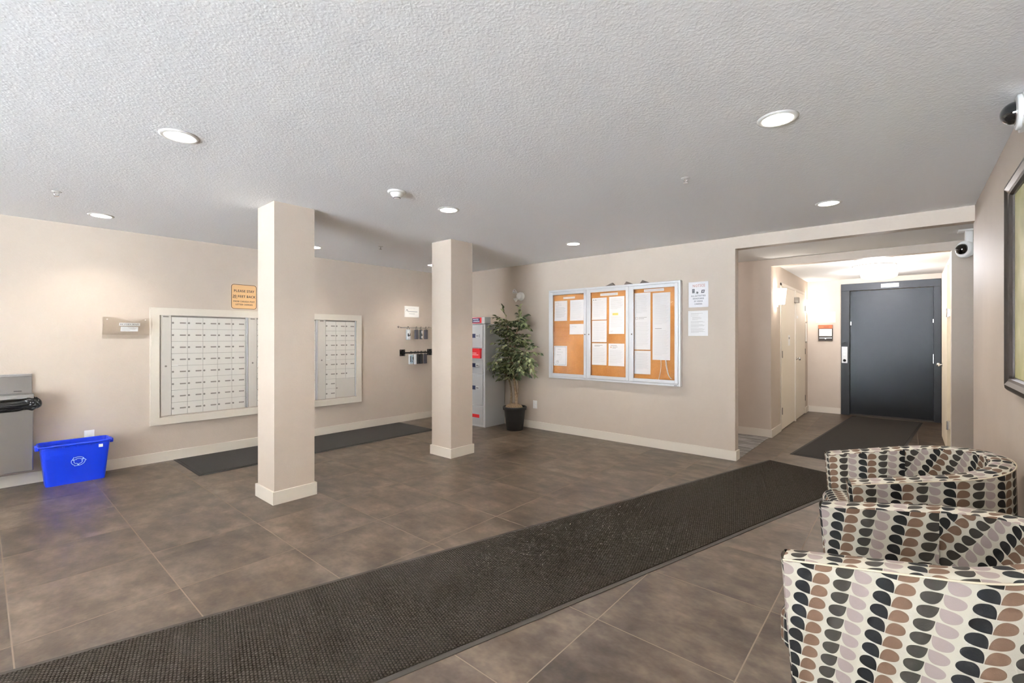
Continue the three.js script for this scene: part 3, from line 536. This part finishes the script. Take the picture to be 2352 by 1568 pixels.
/* ---------- bulletin board with its papers ---------- */
{
  const x0 = -3.897, x1 = -2.008, y0 = 0.77, y1 = 2.012, zb = ZB + 0.001, zf = ZB + 0.06, g = thing('bulletin_board', 'three-door glazed cork bulletin board in a silver frame', 'bulletin board', [-2.9525, y0, ZB]);
  const L = (a) => a.translate(2.9525, -y0, -ZB), f = 0.026;
  obj('cork_panel', metric(L(boxAt(x0 + 0.01, x1 - 0.01, y0 + 0.01, y1 - 0.01, zb, zb + 0.008))), M.cork, g);
  for (const a of [[x0, x0 + f, y0, y1], [x1 - f, x1, y0, y1]]) obj('frame_side', L(rbAt(...a, zb, zf, 0.003)), M.alu, g);
  for (const a of [[x0 + f, x1 - f, y0, y0 + f], [x0 + f, x1 - f, y1 - f, y1]]) obj('frame_rail', L(rbAt(...a, zb, zf, 0.003)), M.alu, g);
  for (const x of [-3.265, -2.648]) obj('mullion', L(rbAt(x - 0.01, x + 0.01, y0 + f, y1 - f, zb, zf - 0.002, 0.002)), M.alu, g);
  const bays = [[x0 + f, -3.275, 1], [-3.255, -2.658, 0], [-2.638, x1 - f, 0]];
  for (const [a, b, lockRight] of bays) {
    const d = new THREE.Group(); d.name = 'glass_door'; g.add(d); const w = 0.042, za = zf - 0.014, zz = zf + 0.004, ya = y0 + f + 0.002, yb = y1 - f - 0.002;
    obj('stile', L(rbAt(a + 0.002, a + w, ya, yb, za, zz, 0.003)), M.alu, d); obj('stile', L(rbAt(b - w, b - 0.002, ya, yb, za, zz, 0.003)), M.alu, d);
    obj('door_rail', L(rbAt(a + w, b - w, ya, ya + w, za, zz, 0.003)), M.alu, d); obj('door_rail', L(rbAt(a + w, b - w, yb - w, yb, za, zz, 0.003)), M.alu, d);
    obj('pane', L(boxAt(a + w, b - w, ya + w, yb - w, zf - 0.012, zf - 0.008)), M.glass, d);
    obj('lock', L(cyl(0.009, 0.009, 0.006, 14).rotateX(Math.PI / 2).translate(lockRight ? b - 0.02 : a + 0.022, 1.385, zz + 0.002)), M.lockMetal, d);
  }
  obj('maker_plate', L(boxAt(x1 - 0.075, x1 - 0.04, y0 + 0.008, y0 + 0.013, zf, zf + 0.001)), M.dark, g);
  const P = (name, xa, xb, ya, yb, label, draw, lift = 0.006) => {
    const w = xb - xa, h = yb - ya, tex = canvasTex(256, Math.round(256 * h / w), (c, cw, ch) => { c.fillStyle = '#f2efee'; c.fillRect(0, 0, cw, ch); draw(c, cw, ch); });
    const geo = new THREE.BoxGeometry(w, h, 0.0008, 1, 8, 1), p = geo.attributes.position; for (let i = 0; i < p.count; i++) { const t = 0.5 - p.getY(i) / h; p.setZ(i, p.getZ(i) + lift * Math.pow(t, 3)); } geo.computeVertexNormals();
    const m = obj(name, geo, [M.paper, M.paper, M.paper, M.paper, printMat(tex, 0.85), M.paper], scene, [(xa + xb) / 2, (ya + yb) / 2, ZB + 0.0105]); tag(m, label, 'paper', 'papers pinned in the bulletin board');
  };
  const strip = (c, w, h) => { c.fillStyle = '#b3aeaa'; c.fillRect(14, h * 0.42, w - 28, 3); };
  P('heading_strip', -3.682, -3.487, 1.884, 1.912, 'narrow white heading strip at the top of the left board bay', strip, 0.001);
  P('heading_strip', -3.091, -2.835, 1.892, 1.925, 'narrow white heading strip at the top of the middle board bay', strip, 0.001);
  P('heading_strip', -2.478, -2.223, 1.905, 1.938, 'narrow white heading strip at the top of the right board bay', strip, 0.001);
  P('paper_notice', -3.831, -3.613, 1.578, 1.862, 'white notice with a square stamp, upper left in the left bay', (c, w) => { c.strokeStyle = '#b8a49c'; c.lineWidth = 3; c.strokeRect(20, 34, 60, 50); lines(c, 96, 50, 80, 1, 9); lines(c, 96, 74, 90, 1, 9); lines(c, 22, 108, 210, 12, 15); });
  P('paper_notice', -3.566, -3.348, 1.576, 1.862, 'white densely typed notice, upper right in the left bay', (c, w) => lines(c, 24, 30, 210, 22, 13, 2, '#cdc9c7'));
  P('paper_notice', -3.574, -3.348, 1.387, 1.53, 'short half-sheet notice below the densely typed one in the left bay', (c, w) => { lines(c, 40, 34, 170, 1, 10); lines(c, 90, 50, 70, 1, 10); });
  P('certificate', -3.842, -3.617, 0.944, 1.226, 'bordered certificate with a round seal low in the left bay', (c, w, h) => { c.strokeStyle = '#9a9897'; c.lineWidth = 4; c.strokeRect(22, 18, w - 44, h - 36); c.lineWidth = 4; c.beginPath(); c.arc(72, h - 62, 24, 0, 7); c.stroke(); c.fillStyle = '#8e8c8b'; c.fillRect(60, h - 68, 26, 8); lines(c, 80, 56, 100, 1, 10, 6); lines(c, 60, 100, 140, 2, 40, 4); lines(c, 90, 160, 80, 5, 18, 2, '#c3c0be'); });
  P('paper_notice', -3.216, -2.995, 1.579, 1.87, 'letterhead notice, uppermost left sheet in the middle bay', (c, w) => { c.fillStyle = '#77706c'; c.fillRect(22, 26, 16, 10); c.fillRect(56, 26, 20, 10); lines(c, 90, 30, 140, 1, 9); lines(c, 24, 60, 210, 17, 14, 2, '#cdc9c7'); });
  P('paper_notice', -2.96, -2.742, 1.39, 1.874, 'long notice with a yellow highlighted line in the middle bay', (c, w, h) => { lines(c, 24, 30, 210, 12, 14, 2, '#b0abaa'); c.fillStyle = '#f0de76'; c.fillRect(58, h * 0.44, 96, 34); c.fillStyle = '#b59b50'; c.fillRect(64, h * 0.44 + 9, 80, 3); c.fillRect(64, h * 0.44 + 21, 84, 3); lines(c, 24, h * 0.53, 210, 13, 14, 2, '#cdc9c7'); lines(c, 24, h * 0.92, 60, 2, 12, 3); });
  P('paper_notice', -3.216, -2.995, 1.283, 1.568, 'typed sheet in the middle of the left stack in the middle bay', (c, w) => lines(c, 22, 24, 214, 20, 14, 2, '#c2bebc'));
  P('paper_notice', -3.216, -2.995, 0.979, 1.267, 'rules sheet with a bold heading, lowest left in the middle bay', (c, w) => { lines(c, 44, 28, 170, 2, 14, 5, '#8f7d74'); lines(c, 22, 70, 214, 17, 14, 2, '#c2bebc'); });
  P('paper_notice', -2.968, -2.742, 0.975, 1.265, 'sheet with a small orange mark, lowest right in the middle bay', (c, w) => { lines(c, 36, 26, 180, 1, 14, 5, '#8f7d74'); c.fillStyle = '#c58a5e'; c.fillRect(34, 44, 14, 20); lines(c, 64, 48, 100, 2, 16, 5, '#a08f86'); lines(c, 22, 100, 214, 14, 14, 2, '#c2bebc'); });
  P('paper_notice', -2.604, -2.393, 1.193, 1.898, 'very long typed sheet, left in the right bay', (c, w, h) => { lines(c, 22, 34, 190, 20, 14, 2, '#c6c3c3'); c.strokeStyle = '#b48f80'; c.lineWidth = 3; c.strokeRect(18, h * 0.43, 34, 30); lines(c, 66, h * 0.43, 160, 2, 20, 4, '#918b88'); lines(c, 22, h * 0.52, 214, 24, 15, 2, '#cbc8c8'); });
  P('paper_notice', -2.366, -2.146, 1.072, 1.885, 'longest typed sheet, right in the right bay', (c, w, h) => { lines(c, 22, 34, 214, 28, 15, 2, '#cbc8c8'); lines(c, 34, h * 0.53, 180, 1, 10, 6, '#8d8785'); lines(c, 22, h * 0.56, 214, 24, 15, 2, '#cbc8c8'); });
  P('paper_notice', -2.604, -2.391, 0.89, 1.179, 'typed sheet at the bottom of the right bay', (c, w) => lines(c, 34, 34, 190, 19, 13, 2, '#c2bfbf'));
  tag(obj('cord', tube([[-2.262, 1.09, ZB + 0.014], [-2.258, 1.0, ZB + 0.016], [-2.268, 0.92, ZB + 0.014], [-2.29, 0.83, ZB + 0.013]], 0.0032, 24, 6), M.whiteGloss), 'white cord hanging down under the longest sheet, on its left', 'cord');
  tag(obj('cord', [tube([[-2.205, 1.09, ZB + 0.014], [-2.195, 1.0, ZB + 0.018], [-2.17, 0.9, ZB + 0.016], [-2.14, 0.852, ZB + 0.013]], 0.0032, 24, 6), tube([[-2.2, 1.09, ZB + 0.014], [-2.18, 0.98, ZB + 0.02], [-2.155, 0.88, ZB + 0.017], [-2.128, 0.85, ZB + 0.013]], 0.0032, 24, 6)], M.whiteGloss), 'doubled white cord hanging under the longest sheet, on its right', 'cord');
  const wedgeS = (p) => new THREE.ExtrudeGeometry(new THREE.Shape(p.map((a) => new THREE.Vector2(...a))), { depth: 0.03, bevelEnabled: true, bevelSize: 0.001, bevelThickness: 0.001, bevelSegments: 1 });
  const wd = (p, x, label) => tag(obj('paper_wedge', wedgeS(p), M.brownFelt, scene, [x, y1 + 0.0012, ZB + 0.015]), label, 'wedge', 'brown wedges on top of the bulletin board');
  wd([[0, 0], [0.137, 0], [0.102, 0.036]], -3.0, 'brown wedge on the board top with its slope falling to the tree side');
  wd([[0, 0], [0.12, 0], [0.03, 0.036]], -2.73, 'brown wedge on the board top above the post between middle and right bays');
  wd([[0, 0], [0.12, 0], [0.03, 0.036]], -2.515, 'brown wedge on the board top directly above the right glass bay');
}

/* ---------- ceiling fittings ---------- */
{
  const g = thing('smoke_detector', 'round white smoke detector on the ceiling before the columns', 'smoke detector', [-2.92, C, -2.06]);
  obj('base', lathe([[0.0, -0.014], [0.06, -0.014], [0.068, -0.008], [0.07, 0]], 36), M.white, g);
  obj('head', lathe([[0.0, -0.05], [0.022, -0.05], [0.028, -0.042], [0.044, -0.03], [0.05, -0.014]], 32), M.white, g);
  obj('sensor_slot', cyl(0.026, 0.026, 0.008, 24).translate(0, -0.0445, 0), M.dark, g);
}
function sprinkler(x, z, label) {
  const g = thing('sprinkler_head', label, 'sprinkler', [x, C, z], rr(0, 3), 'ceiling sprinkler heads');
  obj('escutcheon', lathe([[0.0, -0.004], [0.02, -0.005], [0.03, 0]], 24), M.whiteGloss, g); obj('frame_arms', [tube([[-0.012, -0.003, 0], [-0.014, -0.02, 0], [0, -0.032, 0]], 0.003, 8, 6), tube([[0.012, -0.003, 0], [0.014, -0.02, 0], [0, -0.032, 0]], 0.003, 8, 6)], M.chrome, g);
  obj('deflector', cyl(0.016, 0.016, 0.002, 16).translate(0, -0.033, 0), M.chrome, g);
}
sprinkler(-4.86, -0.385, 'small sprinkler head in the ceiling before the mailbox wall'); sprinkler(-1.162, -3.18, 'small sprinkler head in the ceiling on the hallway side'); sprinkler(-4.81, -3.16, 'small sprinkler head in the ceiling between the two columns');

/* ---------- lift lobby ---------- */
{
  const g = thing('elevator', 'black elevator door in a dark grey steel frame at the hall end', 'elevator', [-0.2485, 0, -9.9]), L = (a) => a.translate(0.2485, 0, 9.9), zf = -9.875;
  obj('frame_side', metric(L(rbAt(-0.892, -0.77, 0, 2.155, -9.99, zf, 0.003))), M.elevFrame, g); obj('frame_side', metric(L(rbAt(0.309, 0.395, 0, 2.155, -9.99, zf, 0.003))), M.elevFrame, g);
  obj('frame_head', metric(L(rbAt(-0.892, 0.395, 2.155, 2.275, -9.99, zf, 0.003))), M.elevFrame, g);
  const d = obj('door_panel', metric(L(rbAt(-0.775, 0.314, 0.02, 2.16, -10.02, -9.975, 0.003))), M.elevDoor, g);
  obj('strike_plate', L(rbAt(0.3, 0.312, 0.93, 1.08, -9.976, -9.96, 0.001)), M.chrome, g); obj('bolt_plate', L(rbAt(-0.77, -0.752, 1.56, 1.62, -9.976, -9.965, 0.001)), M.chrome, d); obj('bolt_plate', L(rbAt(0.297, 0.311, 1.58, 1.64, -9.976, -9.965, 0.001)), M.chrome, d);
  obj('sill', L(rbAt(-0.775, 0.314, 0, 0.018, -10.02, zf, 0.002)), M.rubber, g);
  const p = obj('call_panel', L(rbAt(-0.882, -0.8, 0.9, 1.185, zf, zf + 0.006, 0.002)), M.lockerLight, g);
  for (const y of [1.1, 1.045]) obj('call_button', L(cyl(0.016, 0.016, 0.008, 20).rotateX(Math.PI / 2).translate(-0.841, y, zf + 0.009)), M.whiteGloss, p);
  obj('key_switch', L(lathe([[0.0, 0.008], [0.012, 0.008], [0.02, 0.006], [0.023, 0]], 24).rotateX(Math.PI / 2).translate(-0.841, 0.945, zf + 0.006)), M.blackMetal, p);
  obj('coat_hook', L(tube([[-0.85, 1.255, zf], [-0.85, 1.25, zf + 0.03], [-0.82, 1.265, zf + 0.035]], 0.006, 8)), M.dark, g);
  obj('floor_indicator', L(rbAt(-0.345, -0.115, 2.18, 2.245, zf, zf + 0.008, 0.002)), M.lockerLight, g);
  obj('indicator_print', L(boxAt(-0.27, -0.19, 2.2, 2.225, zf + 0.008, zf + 0.009)), M.slot, g);
}
{
  const g = thing('permit_frame', 'small dark wall frame with an orange header and white permit', 'wall frame', [-1.119, 1.285, -9.9]);
  obj('backing', rbAt(-0.107, 0.107, 0, 0.285, 0.001, 0.02, 0.003), M.rubber, g);
  obj('header', boxAt(-0.104, 0.104, 0.222, 0.282, 0.02, 0.022), std({ color: '#cf6a42', roughness: 0.5 }), g); obj('permit', boxAt(-0.094, 0.094, 0.085, 0.212, 0.02, 0.0225), M.paper, g);
  obj('header_line', boxAt(-0.03, 0.05, 0.243, 0.25, 0.022, 0.0228), M.dark, g); obj('clip', [rbAt(-0.095, 0.095, 0.045, 0.058, 0.02, 0.026, 0.002), rbAt(-0.01, 0.01, 0.03, 0.06, 0.02, 0.028, 0.002)], M.chrome, g);
}
function flushLamp(z, label, x = -0.335, y = YL) {
  const g = thing('flush_ceiling_lamp', label, 'ceiling lamp', [x, y, z], 0, 'lobby ceiling lamps');
  obj('canopy', cyl(0.2, 0.2, 0.014, 40).translate(0, -0.007, 0), M.white, g);
  obj('glass_shade', lathe([[0, -0.15], [0.08, -0.147], [0.16, -0.132], [0.212, -0.105], [0.222, -0.088], [0.222, -0.014], [0.2, -0.014]], 48), M.shadeGlow, g);
  obj('metal_band', [new THREE.TorusGeometry(0.224, 0.004, 8, 56).rotateX(Math.PI / 2).translate(0, -0.088, 0), new THREE.TorusGeometry(0.224, 0.004, 8, 56).rotateX(Math.PI / 2).translate(0, -0.014, 0)], M.lockMetal, g);
  const l = new THREE.PointLight('#f8f8ff', FLUSH); l.position.set(0, -0.08, 0); l.castShadow = true; l.shadow.radius = 5; l.name = 'bulb'; g.add(l);
}
flushLamp(-7.55, 'round glowing glass ceiling lamp nearer the lobby doorway'); flushLamp(-8.85, 'round glowing glass ceiling lamp nearer the elevator door');
flushLamp(-6.22, 'round glass ceiling lamp in the carpeted side corridor', -3.1, YC);
function sconce(z, label) {
  const g = thing('wall_sconce', label, 'wall lamp', [-1.395, 1.8, z], Math.PI / 2, 'lobby wall sconces');
  obj('back_plate', rbAt(-0.05, 0.05, 0.02, 0.2, 0.001, 0.012, 0.004), M.alu, g);
  const sh = (o) => grid(28, 6, (u, v) => { const a = Math.PI * u, r = (0.07 + 0.016 * v) - o; return [Math.cos(a) * r, v * 0.215, 0.012 + Math.sin(a) * r * 1.5]; });
  obj('glass_shade', [sh(0), sh(0.004)], std({ color: '#ffffff', emissive: '#fff6ea', emissiveIntensity: 1.4, roughness: 0.5, side: THREE.DoubleSide }), g);
  obj('finial', tube([[0, 0.03, 0.012], [0, -0.02, 0.03], [0, -0.035, 0.03]], 0.006, 8), M.alu, g);
  const l = new THREE.PointLight('#fff6ec', SCONCE); l.position.set(0, 0.11, 0.05); l.castShadow = true; l.shadow.radius = 1.5; l.name = 'bulb'; g.add(l);
}
sconce(-7.2, 'glowing glass wall sconce at the near end of the closet doors'); sconce(-9.66, 'glowing glass wall sconce beside the elevator corner');
// closet doors on the left lobby wall, a door on the right one
function hinges(d, pts, turn) { for (const [x, y, z] of pts) obj('hinge', [cyl(0.007, 0.007, 0.1, 10), rb(0.03, 0.095, 0.003, 0.001, 1)], M.lockMetal, d, [x, y, z]).rotation.y = turn; }
{
  const xd = -1.395;
  const d1 = structGroup('door_1'); d1.position.set(xd, 0, 0);
  obj('leaf', [rbAt(0.001, 0.014, 0.012, 2.09, -8.555, -7.57, 0.002)], M.door, d1); obj('casing', [boxAt(0, 0.012, 0, 2.13, -7.57, -7.53)], M.trim, d1);
  hinges(d1, [[0.018, 1.86, -7.585], [0.018, 1.1, -7.585], [0.018, 0.28, -7.585]], Math.PI / 2);
  obj('notice', boxAt(0.014, 0.0152, 1.22, 1.38, -8.17, -8.03), M.paper, d1); obj('notice_print', boxAt(0.0152, 0.0158, 1.32, 1.35, -8.14, -8.06), M.slot, d1);
  const d2 = structGroup('door_2'); d2.position.set(xd, 0, 0);
  obj('leaf', [rbAt(0.001, 0.014, 0.012, 2.09, -9.555, -8.6, 0.002)], M.door, d2); obj('astragal', [rbAt(0.001, 0.03, 0.0, 2.1, -8.605, -8.56, 0.002)], M.trim, d2);
  hinges(d2, [[0.018, 1.86, -9.545], [0.018, 1.1, -9.545], [0.018, 0.28, -9.545]], Math.PI / 2);
  obj('door_knob', [lathe([[0, 0.065], [0.018, 0.064], [0.027, 0.052], [0.024, 0.036], [0.01, 0.026], [0.01, 0.008], [0.028, 0.006], [0.028, 0]], 24).rotateZ(-Math.PI / 2)], M.chrome, d2, [0.014, 1.0, -8.68]);
  obj('door_sign', boxAt(0.014, 0.0152, 1.66, 1.7, -8.86, -8.74), M.paper, d2);
  obj('head_casing', boxAt(0, 0.012, 2.095, 2.135, -9.6, -7.53), M.trim, d2);
  const c = obj('door_closer', rbAt(0.015, 0.075, 1.9, 1.985, -8.62, -8.5, 0.004), M.lockMetal, scene, [xd, 0, 0]); tag(c, 'small grey box-shaped door holder at the top of the closet doors', 'door holder');
  const fr = thing('tube_holder', 'narrow white vertical plaque on the wall below the far sconce', 'plaque', [xd, 1.26, -9.72], Math.PI / 2); obj('plaque', rbAt(-0.05, 0.05, 0, 0.36, 0.001, 0.012, 0.003), M.white, fr); obj('end_cap', [rbAt(-0.052, 0.052, 0.345, 0.37, 0.001, 0.016, 0.003)], M.lockMetal, fr); obj('end_cap', [rbAt(-0.052, 0.052, -0.01, 0.015, 0.001, 0.016, 0.003)], M.lockMetal, fr);
  const d3 = structGroup('door_3'); d3.position.set(0.4, 0, 0);
  obj('leaf', [rbAt(-0.055, -0.014, 0.012, 2.2, -8.5, -7.46, 0.003)], M.creamDoor, d3); obj('casing', [rbAt(-0.042, -0.001, 0, 2.27, -7.13, -7.075, 0.003)], M.creamDoor, d3);
  obj('head_casing', [rbAt(-0.03, -0.001, 2.22, 2.27, -8.6, -7.13, 0.003)], M.creamDoor, d3); obj('door_stop', [boxAt(-0.013, -0.001, 0, 2.22, -8.55, -7.13)], M.creamDoor, d3);
  for (const y of [1.63, 0.32]) obj('hinge', [cyl(0.014, 0.014, 0.1, 12).translate(-0.05, y, -7.36), rbAt(-0.05, -0.012, y - 0.045, y + 0.045, -7.47, -7.34, 0.003)], M.chrome, d3);
  obj('door_knob', [lathe([[0, 0.06], [0.018, 0.058], [0.026, 0.046], [0.022, 0.032], [0.01, 0.024], [0.01, 0.004], [0.026, 0.002], [0.026, 0]], 20).rotateZ(Math.PI / 2)], M.chrome, d3, [-0.054, 0.98, -8.4]);
}

/* ---------- security cameras ---------- */
{
  const g = thing('security_camera', 'white dome security camera high on the wall above the framed picture', 'camera', [XR, 2.36, -3.07]);
  obj('wall_bracket', rbAt(-0.036, 0, -0.075, 0.075, -0.075, 0.075, 0.008), M.white, g);
  obj('base', lathe([[0.0, 0.018], [0.07, 0.018], [0.077, 0.013], [0.078, 0.0]], 40).rotateZ(Math.PI / 2).translate(-0.034, 0, 0), M.whiteGloss, g);
  obj('dome', new THREE.SphereGeometry(0.05, 32, 16, 0, Math.PI * 2, 0, Math.PI / 2).rotateZ(Math.PI / 2).translate(-0.052, 0, 0), M.domeBlack, g);
  obj('lens_ring', new THREE.TorusGeometry(0.052, 0.003, 8, 40).rotateY(Math.PI / 2).translate(-0.053, 0, 0), M.chrome, g);
  const h = thing('security_camera', 'white dome security camera hanging on a bracket in the hallway', 'camera', [0.4, YC, -6.3]);
  obj('bracket', [rbAt(0.02, 0.075, -0.26, 0, -0.05, 0.05, 0.006), rbAt(-0.03, 0.08, -0.02, 0, -0.06, 0.06, 0.005)], M.whiteGloss, h);
  obj('base', lathe([[0.0, 0.04], [0.07, 0.04], [0.082, 0.028], [0.084, 0.0]], 40).rotateZ(Math.PI / 2).rotateY(0.75).translate(0.03, -0.19, 0.0), M.whiteGloss, h);
  obj('dome', new THREE.SphereGeometry(0.052, 32, 16, 0, Math.PI * 2, 0, Math.PI / 2).rotateZ(Math.PI / 2).translate(-0.039, 0, 0).rotateY(0.75).translate(0.03, -0.19, 0.0), M.domeBlack, h);
}

/* ---------- framed picture on the right wall ---------- */
{
  const g = thing('framed_picture', 'large framed picture with a thick dark bronze moulding', 'picture', [XR, 1.07, -2.98], -Math.PI / 2), w = 1.0, h = 1.06;
  const prof = [[0, 0.0], [0, 0.03], [0.012, 0.04], [0.03, 0.044], [0.05, 0.034], [0.062, 0.03], [0.07, 0.018], [0.07, 0]];
  const rail = (len) => grid(1, prof.length - 1, (u, v) => { const p = prof[Math.round(v * (prof.length - 1))]; return [(u - 0.5) * (len - 2 * p[0]), p[0], p[1]]; }).toNonIndexed();
  for (const [len, r, x, y] of [[w, 0, 0, 0], [h, Math.PI / 2, w / 2, h / 2], [w, Math.PI, 0, h], [h, -Math.PI / 2, -w / 2, h / 2]]) { const gg = rail(len); gg.computeVertexNormals(); const m = obj('moulding', gg, std({ color: '#3b332e', roughness: 0.28, metalness: 0.5, side: THREE.DoubleSide }), g); m.rotation.z = r; m.position.set(x, y, 0.002); }
  obj('art_panel', boxAt(-w / 2 + 0.06, w / 2 - 0.06, 0.06, h - 0.06, 0.004, 0.012), std({ roughness: 0.7, map: dataTex(128, (x, y) => { const v = fbm(n1, x, y, 4, 4); return [clamp8(196 + (v - 0.5) * 90), clamp8(190 + (v - 0.5) * 80), clamp8(146 + (v - 0.5) * 110)]; }) }), g);
}

/* ---------- patterned tub chairs ---------- */
const fabricTex = canvasTex(1024, 1024, (c, W, H) => {
  c.fillStyle = '#bbb5a6'; c.fillRect(0, 0, W, H);
  const cols = ['#110f10', '#6a513e', '#332d26', '#9a8b86'], cw = W / 4, rh = H / 5;
  const petal = (cx, cy, rx, ry, sx, sy) => { const p = (x, y) => [cx + sx * rx * x, cy + sy * ry * y]; c.beginPath(); c.moveTo(...p(1, 1)); c.bezierCurveTo(...p(1.05, 0.1), ...p(0.85, -1), ...p(0.05, -1)); c.bezierCurveTo(...p(-0.62, -1), ...p(-1, -0.55), ...p(-1, -0.02)); c.bezierCurveTo(...p(-1, 0.6), ...p(-0.4, 1.02), ...p(1, 1)); c.closePath(); c.fill(); };
  for (let r = -1; r < 6; r++) for (let k = 0; k < 4; k++) { c.fillStyle = cols[k]; const cx = (k + 0.5) * cw, cy = (r + 0.5) * rh, dir = k % 2 ? -1 : 1; petal(cx + dir * cw * 0.035, cy, cw * 0.445, rh * 0.462, dir, k < 2 ? 1 : -1); }
});
const weave = dataTex(256, (x, y) => { const v = 255 * (0.5 + 0.25 * Math.sin(x * Math.PI * 2 * 40) * Math.sin(y * Math.PI * 2 * 40) + 0.5 * (fbm(n1, x, y, 40, 2) - 0.5)); return [v, v, v]; }, false); weave.repeat.set(3, 3);
M.fabric = phys({ map: fabricTex, roughness: 0.92, bumpMap: weave, bumpScale: 0.0008, sheen: 0.15, sheenRoughness: 0.6, side: THREE.DoubleSide });
function tubChair(label, cx, cz, turn, shear, phase) {
  const g = thing('tub_chair', label, 'armchair', [cx, 0, cz], turn, 'patterned tub chairs'), F = 0.345, zc = 0.315, xs = 0.02, rx = 0.28, t = 0.045, yb = 0.07;
  const S1 = F + xs, arc = Math.PI * Math.sqrt((rx * rx + zc * zc) / 2), SL = 2 * S1 + arc;
  const path = (s) => {                                                   // centre line: near arm, round the back, far arm
    if (s <= S1) return [-F + s, zc, 0, 1, s];
    if (s >= S1 + arc) return [xs - (s - S1 - arc), -zc, 0, -1, s];
    const a = Math.PI / 2 - (s - S1) / arc * Math.PI, nx = Math.cos(a) / rx, nz = Math.sin(a) / zc, l = Math.hypot(nx, nz); return [xs + Math.cos(a) * rx, Math.sin(a) * zc, nx / l, nz / l, s];
  };
  const top = (x) => 0.64 + 0.125 * clamp((x + F) / 0.66);
  const slant = (x, y) => 0.05 * (1 - clamp(y / 0.64)) * clamp(-(x) / F);  // arm fronts lean forward at the top
  const uvOf = (u, y) => [(u - shear * y + phase) / 0.19, y / 0.195];
  const side = (off, y) => (s) => { const [x, z, nx, nz] = path(s); return [x + nx * off + slant(x, y), y, z + nz * off]; };
  const panel = (s0, s1, y0, off, sgn, nu, bulge = 0) => grid(nu, 10, (u, v) => { const s = s0 + (s1 - s0) * u, [x, z, nx, nz] = path(s), yt = top(x) - 0.012, y = y0 + (yt - y0) * v, o = off + bulge * Math.sin(Math.PI * v); return [x + nx * o + slant(x, y), y, z + nz * o]; },
    (u, v) => { const s = s0 + (s1 - s0) * u, [x] = path(s), y = y0 + (top(x) - 0.012 - y0) * v; return uvOf(sgn > 0 ? s - F : -(s - SL) - F, y); });
  obj('outer_panel', panel(0, SL, yb, t, 1, 60, 0.006), M.fabric, g);
  obj('inner_arm', panel(0, S1, 0.36, -t, -1, 12), M.fabric, g); obj('inner_arm', panel(S1 + arc, SL, 0.36, -t, -1, 12), M.fabric, g);
  const ib = panel(S1, S1 + arc, 0.36, -t, -1, 40, 0.012), uv = ib.attributes.uv; for (let i = 0; i < uv.count; i++) { const a = uv.getX(i) * 0.19, b = uv.getY(i) * 0.195, r = 0.5; uv.setXY(i, (a * Math.cos(r) - b * Math.sin(r)) / 0.19, (a * Math.sin(r) + b * Math.cos(r)) / 0.195); }
  obj('inner_back', ib, M.fabric, g);
  obj('top_band', grid(60, 8, (u, v) => { const [x, z, nx, nz] = path(SL * u), o = t * (1 - 2 * v), e = Math.pow(Math.abs(1 - 2 * v), 4); return [x + nx * o + slant(x, 0.64), top(x) - 0.012 * e, z + nz * o]; }, (u, v) => [(SL * u - F + phase) / 0.19, (0.64 + v * 0.1 + 0.05) / 0.195]), M.fabric, g);
  for (const e of [0, 1]) {
    const s = e ? SL : 0; obj('arm_front', grid(8, 10, (u, v) => { const [x, z, nx, nz] = path(s), y = yb + (top(x) - 0.004 - yb) * v, o = t * (1 - 2 * u), k = 1 - Math.pow(Math.abs(1 - 2 * u), 4); return [x + slant(x, y) - 0.012 * k, y - (v > 0.95 ? 0.008 * (1 - k) : 0), z + nz * o]; }, (u, v) => uvOf(0.09 * u + 0.012, yb + (top(-F) - yb) * v)), M.fabric, g);
  }
  const pipe = []; for (let i = 0; i <= 60; i++) { const [x, z, nx, nz] = path(SL * i / 60); pipe.push([x + nx * (t + 0.001) + slant(x, 0.64), top(x) - 0.011, z + nz * (t + 0.001)]); }
  obj('piping', tube(pipe, 0.003, 120, 6), std({ color: '#c4b9a2', roughness: 0.9 }), g);
  obj('seat_base', metric(rbAt(-F + 0.02, 0.24, yb, 0.3, -zc + t - 0.002, zc - t + 0.002, 0.012)).translate(0, 0, 0), M.fabricScaled ?? M.fabric, g);
  const cu = rbAt(-F - 0.035, 0.26, 0.275, 0.43, -zc + t, zc - t, 0.045, 5), cp = cu.attributes.position; for (let i = 0; i < cp.count; i++) { const bx = 1 - Math.pow(clamp(Math.abs((cp.getX(i) + 0.06) / 0.32)), 2), bz = 1 - Math.pow(clamp(Math.abs(cp.getZ(i) / 0.27)), 2); if (cp.getY(i) > 0.35) cp.setY(i, cp.getY(i) + 0.02 * bx * bz); }
  const seat = metric(cu), su = seat.attributes.uv; for (let i = 0; i < su.count; i++) su.setXY(i, su.getX(i) / 0.19, su.getY(i) / 0.195);
  obj('seat_cushion', seat, M.fabric, g);
  const sb = g.children.find((o) => o.name === 'seat_base').geometry.attributes.uv; for (let i = 0; i < sb.count; i++) sb.setXY(i, sb.getX(i) / 0.19, sb.getY(i) / 0.195);
  for (const [x, z] of [[-0.24, 0.3], [-0.24, -0.3], [0.2, 0.21], [0.2, -0.21]]) obj('leg', cyl(0.022, 0.016, 0.075, 16).translate(x, 0.0375, z), M.dark, g);
}
tubChair('teardrop-patterned tub chair standing closer to the entrance', 0.055, -2.03, -0.042, 0.19, 0.047);
tubChair('teardrop-patterned tub chair angled toward the hallway', 0.035, -3.19, 0.256, 0.03, 0.03);

renderer.render(scene, camera);
